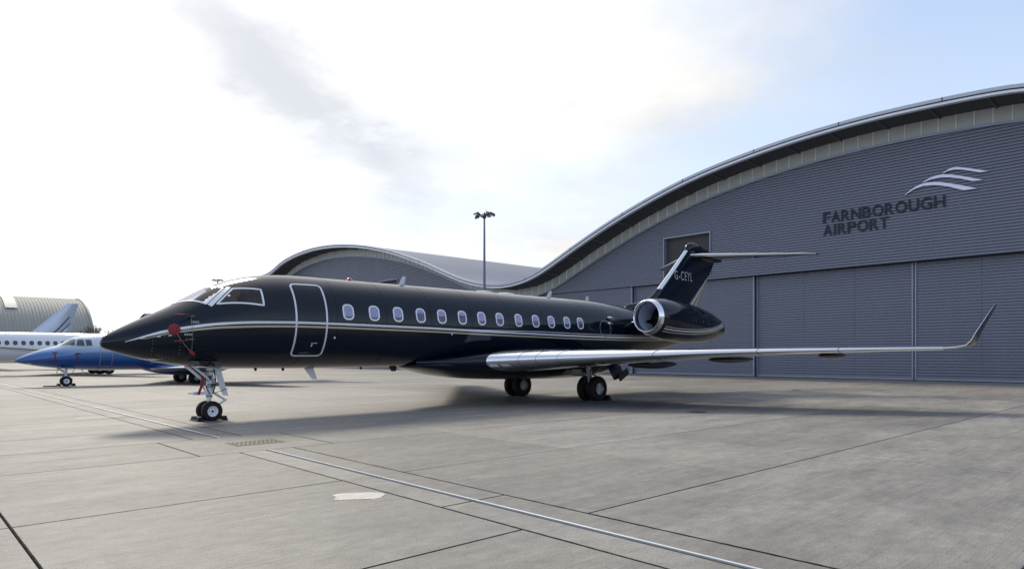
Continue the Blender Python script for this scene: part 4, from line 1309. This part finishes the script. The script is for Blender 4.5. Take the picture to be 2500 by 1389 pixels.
# --- two-tone blue trijet-sized neighbour
bj = thing('parked_jet', (5.25, 44.7, 0), 'parked jet with silver top fading to royal blue belly', 'jet', 'jets parked on the stand behind')
B = Fus(zt=[(0, 1.41), (.07, 1.50), (.3, 1.64), (.69, 1.84), (1.37, 2.11), (1.93, 2.25), (2.25, 2.46), (2.54, 2.66), (2.84, 2.80), (3.5, 2.90), (4.2, 2.92), (11, 2.92), (14, 2.75), (17.5, 2.35)],
        zb=[(0, 1.39), (.07, 1.34), (.43, 1.25), (1.15, 1.10), (2.54, .94), (4, .87), (10.3, .86), (12, .93), (14, 1.25), (17.5, 2.15)],
        w=[(0, .02), (.07, .09), (.43, .30), (1.15, .58), (2, .80), (2.84, .95), (3.8, 1.02), (11, 1.02), (14, .78), (17.5, .1)],
        zm=[(0, 1.40), (1.15, 1.55), (2.54, 1.75), (4, 1.89), (11, 1.89), (14, 2.0), (17.5, 2.25)])
B.skin([0, .02, .07, .15, .25] + list(np.arange(.4, 4.6, .12)) + list(np.arange(5, 17.6, .5)) + [17.5], 64).build('fuselage', BLUEJ, bj, 60)
for cn in (((2.02, 2.25), (2.55, 2.62), (2.72, 2.62), (2.62, 2.25)), ((2.70, 2.25), (2.80, 2.61), (3.07, 2.60), (3.09, 2.24)), ((3.17, 2.24), (3.15, 2.60), (3.42, 2.59), (3.45, 2.27))):
    for side in (-1, 1):
        p_ = quad_on(B, cn, .006, side).build('cockpit_window', DWIN, bj, 180)
        B.ribbon(dense([(x, B.phi(x, z)) for x, z in cn], .1), .03, .012, side, True).build('window_frame', GREYM, p_, 40)
dcn = [(3.84, B.phi(3.84, 1.12)), (4.44, B.phi(4.44, 1.12)), (4.44, B.phi(4.44, 2.45)), (3.84, B.phi(3.84, 2.45))]
db = B.fill(dense(dcn, .15), .003, -1, 4).build('cabin_door', BLUEJ, bj, 180)
B.ribbon(dense(dcn, .12), .035, .007, -1, True).build('door_frame', mat('door_frame_grey', (.34, .33, .32), .4, .3), db, 40)
for k in range(6):
    x = 5.1 + .75 * k
    B.fill(rrect(x, B.phi(x, 2.25) * 1.02, .32, .40, .12, 1.02), .004, -1, 2).build('cabin_window', DWIN, bj, 180)
FBB = Fus(zt=[(6.2, 1.1), (8, 1.3), (11.5, 1.2)], zb=[(6.2, .86), (7, .62), (8.7, .48), (10.2, .55), (11.5, .88)], w=[(6.2, .3), (7, .95), (8.7, 1.12), (10.3, 1.0), (11.5, .3)], zm=[(6.2, .95), (8.7, .95), (11.5, 1.0)])
FBB.skin(list(np.arange(6.2, 11.51, .25)), 48).build('belly_fairing', BLUEJ, bj, 60)
for side in (-1, 1):
    secs = [(Vector((6.45 + .56 * (yv - .8), side * yv, .93 + .035 * (yv - .8))), 4.3 - .33 * yv, (4.3 - .33 * yv) * .11, Vector((0, 0, 1))) for yv in (.8, 1.6, 3, 5, 7, 8.9)]
    lifting_surface(bj, secs, .08, ('wing', 'leading_edge'), (JETS, POLISH))
    pod(bj, 10.9, 14.3, side * 1.65, 2.45, .55, BLUEJ, POLISH)
    MB().span(11.4, 13.6, min(side * .8, side * 1.2), max(side * .8, side * 1.2), 2.38, 2.52).build('pylon', BLUEJ, bj)
    b = MB(); b.tube([(8.75, side * 1.45, 1.0), (8.8, side * 1.45, .36)], .08, 10); b.build('main_gear_leg', GREYM, bj, 40)
    for dy in (-.17, .17):
        wheel(bj, 8.8, side * 1.45 + dy, .36, .22, .17, 'main', -1)
    b = MB(); b.box((9.3, side * 1.75, .72), (.7, .03, .35)); b.build('gear_door', BLUEJ, bj)
    secs = [(Vector((15.9 + .6 * t * 3.2, side * (.1 + 3.2 * t), 4.0)), 1.9 - .9 * t, .16 - .07 * t, Vector((0, 0, 1))) for t in (0, .5, 1)]
    lifting_surface(bj, secs, .08, ('tailplane', 'leading_edge'), (JETS, POLISH))
MB().loft([[(le + x * ch, s_ * t * th, z) for s_, q in ((1, AF), (-1, list(reversed(AF[:-1])))) for x, t in q] for le, ch, th, z in ((12.6, 4.6, .36, 2.6), (14.6, 3.0, .28, 4.0), (15.9, 2.0, .2, 5.3))], True, True).build('fin', JETS, bj, 50)
nose_gear(bj, 2.35, 1.0, .72, False)
for dy in (-.12, .12):
    wheel(bj, 2.35, dy, .29, .16, .15, 'nose', -1)
b = MB(); b.tube([(1.95, -.25, .98), (1.86, -.25, .72)], .02, 6); b.tube([(2.72, -.2, .95), (2.62, -.2, .74)], .02, 6); b.tube([(3.1, 0, .93), (3.16, 0, .80)], .025, 6)
b.build('gear_door_link', GREYM, bj)
B.fill([(.62 + .10 * math.cos(a), B.phi(.62, 1.28) + .10 * math.sin(a)) for a in [2 * math.pi * k / 12 for k in range(12)]], .01, -1, 2).build('nose_lamp', LENS, bj)
for (x, z) in ((1.78, 1.90), (2.85, 1.83), (6.1, 1.12)):
    b = MB(); p0 = B.off(x, B.phi(x, z), 0); b.tube([p0, p0 + Vector((0, -.09, 0)), p0 + Vector((-.2, -.1, 0))], .022, 8); b.build('pitot_probe', DARKM, bj, 60)
for (x, z, ln, lab) in ((1.72, 1.86, .62, 'long red streamer hanging on the blue jet nose'), (2.72, 1.80, .40, 'short red streamer on the probe beside the blue jet cockpit')):
    p0 = B.off(x, B.phi(x, z), .06)
    t = thing('warning_streamer', (5.25 + p0.x, 44.7 + p0.y, p0.z), lab, 'streamer')
    r_ = []
    for k in range(8):
        u = k / 7; zz = -ln * u; q = B.off(x + .01 * u, B.phi(x, p0.z + zz), .03 + .02 * math.sin(5 * u)) - p0
        r_.append([(q.x - .028, q.y, zz), (q.x + .028, q.y, zz), (q.x + .028, q.y + .012, zz), (q.x - .028, q.y + .012, zz)])
    MB().loft(r_, True, True).build('ribbon', RED, t, 60)
    MB().tube([(0, .05, 0), (-.06, -.02, .01), (-.12, -.02, .0)], .022, 6).build('sleeve', RED, t, 60)
chock('wheel_chock', (5.25 + 2.70, 44.7, 0), .5, 'rubber chock behind the nose wheel of the blue jet')
c_ = chock('wheel_chock', (5.25 + 2.00, 44.7, 0), .5, 'rubber chock ahead of the blue jet nose wheel trailing a bar')
MB().tube([(-.05, -.2, .03), (-.75, -.25, .03)], .03, 8).build('chock_bar', RUBBER, c_, 60)

# --- white trijet beyond it
wj = thing('parked_jet', (-4.0, 71.2, 0), 'white jet with round cabin windows, brown stripe and dark top intake', 'jet', 'jets parked on the stand behind')
W = Fus(zt=[(0, 2.12), (.1, 2.26), (1.2, 2.75), (2.4, 3.1), (3.4, 3.5), (4.6, 3.68), (5.5, 3.70), (20, 3.70), (24, 3.6), (28.5, 3.1)],
        zb=[(0, 2.08), (.1, 1.98), (1.2, 1.55), (2.6, 1.25), (4.6, 1.14), (20, 1.14), (23, 1.4), (28.5, 2.7)],
        w=[(0, .02), (.1, .14), (1.2, .7), (2.6, 1.05), (4.6, 1.26), (5.5, 1.28), (20, 1.28), (24, 1.0), (28.5, .15)],
        zm=[(0, 2.1), (3, 2.32), (5, 2.42), (20, 2.42), (24, 2.55), (28.5, 2.9)])
W.skin([0, .04, .1, .25, .5] + list(np.arange(.9, 5.6, .3)) + list(np.arange(6, 28.6, .7)) + [28.5], 64).build('fuselage', JETW, wj, 60)
for k in range(14):
    x = 9.45 + .567 * k
    pc_ = W.phi(x, 2.75) * 1.28
    pn_ = W.fill(rrect(x, pc_, .36, .44, .17, 1.28), .004, -1, 3).build('cabin_window', DWIN, wj, 180)
    W.ribbon(rrect(x, pc_, .37, .45, .175, 1.28), .03, .009, -1, True).build('window_frame', FRAME, pn_, 40)
xsw = list(np.arange(6, 24, .4))
W.ribbon([(x, W.phi(x, 2.36 - .085 * (x - 11.2))) for x in xsw if 2.36 - .085 * (x - 11.2) > 1.4], .11, .005).build('brown_stripe', BROWN, wj, 60)
W.ribbon([(x, W.phi(x, 2.22 - .095 * (x - 11.2))) for x in xsw if 2.22 - .095 * (x - 11.2) > 1.4], .035, .005).build('brown_stripe', BROWN, wj, 60)
for cn in (((3.0, 3.0), (3.5, 3.42), (4.0, 3.42), (3.9, 3.0)),):
    quad_on(W, cn, .006).build('cockpit_window', DWIN, wj, 180)
pod(wj, 21.75, 27.0, 0, 5.12, .78, NAVY, NAVY, 'tail_intake', .35)
MB().loft([[(x0 + x * ch, s_ * t * th, z) for s_, q in ((1, AF), (-1, list(reversed(AF[:-1])))) for x, t in q] for x0, ch, th, z in ((22.3, 5.4, .5, 3.3), (23.6, 4.2, .4, 4.9), (24.9, 3.0, .3, 6.1))], True, True).build('fin', JETW, wj, 50)
for side in (-1, 1):
    secs = [(Vector((13.2 + .62 * (yv - 1.0), side * yv, 1.35 + .05 * (yv - 1.0))), 5.6 - .36 * yv, (5.6 - .36 * yv) * .10, Vector((0, 0, 1))) for yv in (1.0, 2.4, 5, 8, 12.0)]
    lifting_surface(wj, secs, .08, ('wing', 'leading_edge'), (JETW, POLISH))
    pod(wj, 20.5, 24.6, side * 2.2, 3.0, .65, JETW, POLISH)
    MB().span(21.2, 24.0, min(side * .8, side * 1.7), max(side * .8, side * 1.7), 2.9, 3.1).build('pylon', JETW, wj)
    secs = [(Vector((25.2 + 1.9 * t, side * (.1 + 4.0 * t), 4.6)), 2.3 - 1.1 * t, .2 - .08 * t, Vector((0, 0, 1))) for t in (0, .5, 1)]
    lifting_surface(wj, secs, .08, ('tailplane', 'leading_edge'), (JETW, POLISH))
    b = MB(); b.tube([(18.7, side * 1.25, 1.3), (18.8, side * 1.25, .45)], .1, 10); b.build('main_gear_leg', GREYM, wj, 40)
    wheel(wj, 18.50, side * 1.25 + .2, .45, .28, .2, 'main', -1); wheel(wj, 19.14, side * 1.25 - .3, .45, .28, .2, 'main', -1)
    b = MB(); b.loft([[(18.1, side * 1.9 + o_, .40), (19.4, side * 1.9 + o_, .62), (19.4, side * 1.9 + o_, .90), (18.6, side * 1.9 + o_, .80)] for o_ in (0, .03)], True, True); b.build('gear_door', WHITE, wj)
nose_gear(wj, 3.0, 1.25, .9, False)
for dy in (-.15, .15): wheel(wj, 3.0, dy, .28, .16, .14, 'nose', -1)

# --- one more tail behind the white fuselage
tj = thing('parked_jet', (0.0, 100.0, 0), 'jet whose pale blue fin with black bands rises behind the white fuselage', 'jet', 'jets parked on the stand behind')
T = Fus(zt=[(-4, 2.0), (-3.8, 2.15), (-1, 3.0), (1, 3.42), (12, 3.42), (19.5, 2.9)], zb=[(-4, 1.95), (-3.8, 1.8), (-1, 1.3), (1, 1.2), (12, 1.2), (19.5, 2.5)], w=[(-4, .05), (-1, .9), (1, 1.11), (12, 1.11), (19.5, .2)], zm=[(-4, 1.98), (1, 2.3), (12, 2.3), (19.5, 2.7)])
T.skin(list(np.arange(-4, 19.6, .5)), 48).build('fuselage', JETW, tj, 60)
FT = [(11.7, 5.6, .42, 2.9), (13.37, 4.05, .34, 4.45), (15.3, 2.55, .26, 6.35), (17.17, 1.19, .16, 8.2)]
tf = MB().loft([[(le + x * ch, s_ * t * th, z) for s_, q in ((1, AF), (-1, list(reversed(AF[:-1])))) for x, t in q] for le, ch, th, z in FT], True, True).build('fin', JETS, tj, 50)
for (z0, x0, w_, m) in ((3.55, 14.3, .30, NAVY), (3.55, 14.95, .16, NAVY), (3.55, 15.25, .22, JETW)):
    MB().loft([[(x0 + u * 3.0 + dx, -.225 + .08 * u - (.0 if dx == 0 else 0.0), z0 + u * 3.0 - .35 * math.sin(math.pi * u)) for dx in (0, w_ * (1 - .55 * u))] for u in [k / 10 for k in range(11)] if x0 + u * 3.0 + w_ < 17.0 + (z0 + u * 3 - 3.55) * .27], False).build('fin_band', m, tf, 60)
for side in (-1, 1):
    secs = [(Vector((5.5 + .6 * yv, side * yv, 1.3 + .04 * yv)), 4.4 - .3 * yv, .45 - .035 * yv, Vector((0, 0, 1))) for yv in (.9, 4, 8.5)]
    lifting_surface(tj, secs, .08, ('wing', 'leading_edge'), (JETW, POLISH))
    pod(tj, 12.0, 15.6, side * 1.75, 2.7, .5, JETW, POLISH)
    b = MB(); b.tube([(8.2, side * 1.4, 1.3), (8.2, side * 1.4, .4)], .09, 8); b.build('main_gear_leg', GREYM, tj)
    wheel(tj, 8.2, side * 1.4, .42, .3, .2, 'main', -1)
nose_gear(tj, -1.2, 1.35, .9, False); wheel(tj, -1.2, 0, .28, .3, .14, 'nose', -1)

# ------------------------------------------------------------------ barrel-vaulted shed
vt = thing('vaulted_shed', (39.0, 214.0, 0), 'pale ribbed barrel-vaulted shed with a rooflight beyond the parked jets', 'shed')
def vp(u, a, k=1.0):
    return Vector((u, -22.0 * k * math.cos(a), 16.6 * k * math.sin(a)))
ang = [math.pi * j / 40 for j in range(41)]
rows = []
u = -85.0
pitch = .72
while u < -.3:
    for f_, k in ((0, 1.0), (.30, 1.0), (.36, 1.007), (.46, 1.007), (.52, 1.0)):
        rows.append([vp(u + f_ * pitch, a, k) for a in ang])
    u += pitch
sv = MB().loft(rows, False).build('vault_sheeting', VAULT, vt, 30, False)
b = MB(); rr = []
for a in ang:
    rr.append([vp(-.45, a, .995), vp(-.45, a, 1.018), vp(.0, a, 1.018), vp(.0, a, .995)])
b.loft(rr, True, True); b.build('end_trim', VAULTE, vt, 40)
b = MB(); pts_ = [vp(-.3, a, .994) for a in ang]; b.add(pts_, [tuple(range(len(pts_)))]); b.build('end_wall', mat('shed_end', (.16, .16, .17), .7), vt, 0, False)
for (ua, ub, aa, ab) in ((-17.3, -14.9, R(51), R(79)), (-38, -35.6, R(51), R(79))):
    MB().loft([[vp(ua, a, 1.016), vp(ub, a, 1.016)] for a in [aa + (ab - aa) * k / 8 for k in range(9)]], False).build('rooflight', RLIGHT, vt, 60)
    MB().loft([[vp(ua - .1, aa - .012 + .012 * k, 1.013), vp(ub + .1, aa - .012 + .012 * k, 1.013)] for k in (0, 1)], False).build('rooflight_flashing', VAULTE, vt, 60)
MB().span(-84, -.5, -24.6, -21.4, 0, 4.6).build('lean_to', mat('lean_to_grey', (.22, .22, .22), .7, var=.2, vscale=.3), vt)

# ------------------------------------------------------------------ floodlight masts
def mast(loc, h, label, seed):
    rnd = random.Random(seed)
    t = thing('floodlight_mast', loc, label, 'light mast', 'apron floodlight masts')
    p = MB().tube([(0, 0, 0), (0, 0, h * .5), (0, 0, h)], [.20, .145, .09], 14).build('pole', MAST, t, 60)
    MB().lathe([(0, .001), (.0, .34), (.05, .34), (.06, .22), (.3, .21)], (0, 0, 0), (0, 0, 1), 16).build('base_plate', MAST, p, 40)
    hd = MB().lathe([(-.35, .09), (-.30, .2), (.12, .2), (.2, .10), (.3, .06), (.32, .001)], (0, 0, h), (0, 0, 1), 14).build('head_frame', LAMP, t, 40)
    n = 9
    for k in range(n):
        a = 2 * math.pi * k / n + .3
        rr_ = rnd.uniform(.72, 1.08)
        zz = h + rnd.choice((-.22, .05, .12))
        dr = Vector((math.cos(a), math.sin(a), 0))
        q = dr * rr_ + Vector((0, 0, zz))
        MB().tube([dr * .12 + Vector((0, 0, h - .05)), q + Vector((0, 0, .10))], .03, 6).build('lamp_arm', LAMP, t)
        m = Matrix.Rotation(a, 3, 'Z') @ Matrix.Rotation(R(18), 3, 'Y')
        b = MB()
        prof = [(-.22, -.20, .20, .02), (.02, -.20, .20, .02), (.28, -.16, .16, .0)]
        b.loft([[q + m @ Vector((-.24, y, z)) for y, z in ((-.17, -.06), (.17, -.06), (.11, .14), (-.11, .14))], [q + m @ Vector((.26, y, z)) for y, z in ((-.22, -.08), (.22, -.08), (.17, .06), (-.17, .06))]], True, True)
        f_ = b.build('floodlight', LAMP, t)
        b = MB(); b.add([q + m @ Vector((x, y, -.085 + .0 * x)) for x, y in ((-.2, -.15), (.22, -.19), (.22, .19), (-.2, .15))], [(0, 1, 2, 3)])
        b.build('lens', mat('flood_lens', (.5, .52, .55), .15), f_, 0, False)
    MB().tube([(.3, .1, h + .1), (.32, .1, h + .75)], .015, 6).build('obstruction_light', mat('beacon_red', (.35, .03, .02)), t)
mast((46.0, 53.2, 0), 16.3, 'tall tapered floodlight mast in front of the hangar roof dip', 3)
mast((54.8, 154.3, 0), 18.3, 'distant floodlight mast whose lamps peep over the black cockpit roof', 5)

# ------------------------------------------------------------------ bare trees and far woodland
def tree(loc, h, seed, label):
    rnd = random.Random(seed)
    t = thing('bare_tree', loc, label, 'tree', 'leafless trees beside the vaulted shed')
    trunk = MB(); tw = MB()
    def grow(p, d, ln, r, lv):
        q = p + d * ln
        mid = p + d * ln * .5 + Vector((rnd.uniform(-1, 1), rnd.uniform(-1, 1), rnd.uniform(-.3, .3))) * ln * .07
        (trunk if lv < 2 else tw).tube([p, mid, q], [r, r * .85, r * .68], 5 if lv < 3 else 3, lv == 0)
        if lv >= 5: return
        for k in range(3 if lv < 4 else 2):
            a = rnd.uniform(0, 2 * math.pi); sp = rnd.uniform(.35, .75)
            o_ = d.orthogonal().normalized(); e = d.cross(o_)
            nd_ = (d * math.cos(sp) + (o_ * math.cos(a) + e * math.sin(a)) * math.sin(sp) + Vector((0, 0, .12))).normalized()
            grow(p + d * ln * rnd.uniform(.65, 1.0), nd_, ln * rnd.uniform(.62, .82), r * .70, lv + 1)
    grow(Vector((0, 0, -.1)), Vector((0, 0, 1)), h * .26, h * .028, 0)
    trunk.build('trunk', BARK, t, 60, False); tw.build('crown', BARK, t, 0, False)
tree((40.0, 192.0, 0), 14.0, 11, 'bare winter tree right beside the end of the vaulted shed')
tree((47.0, 197.0, 0), 13.0, 23, 'smaller bare winter tree away from the vaulted shed')

wd_ = MB(); rnd = random.Random(4)
import bmesh
bm0 = bmesh.new(); bmesh.ops.create_icosphere(bm0, subdivisions=2, radius=1.0)
iv = [v.co.copy() for v in bm0.verts]; bm0.verts.index_update(); iff = [tuple(v.index for v in f.verts) for f in bm0.faces]; bm0.free()
for k in range(420):
    th = R(rnd.uniform(165, 345))                    # from behind the camera round to beyond the hangar's end
    d_ = rnd.uniform(330, 420)
    c0 = Vector((d_ * math.cos(th), d_ * math.sin(th), rnd.uniform(1, 6)))
    r_ = rnd.uniform(3.5, 7.5)
    wd_.add([c0 + Vector((p.x * r_, p.y * r_, p.z * r_ * 1.1)) * rnd.uniform(.78, 1.2) for p in iv], iff)
tag(wd_.build('woodland', LEAFW, None, 0, False), 'far belt of dark woodland round the airfield', 'woodland', kind='stuff')
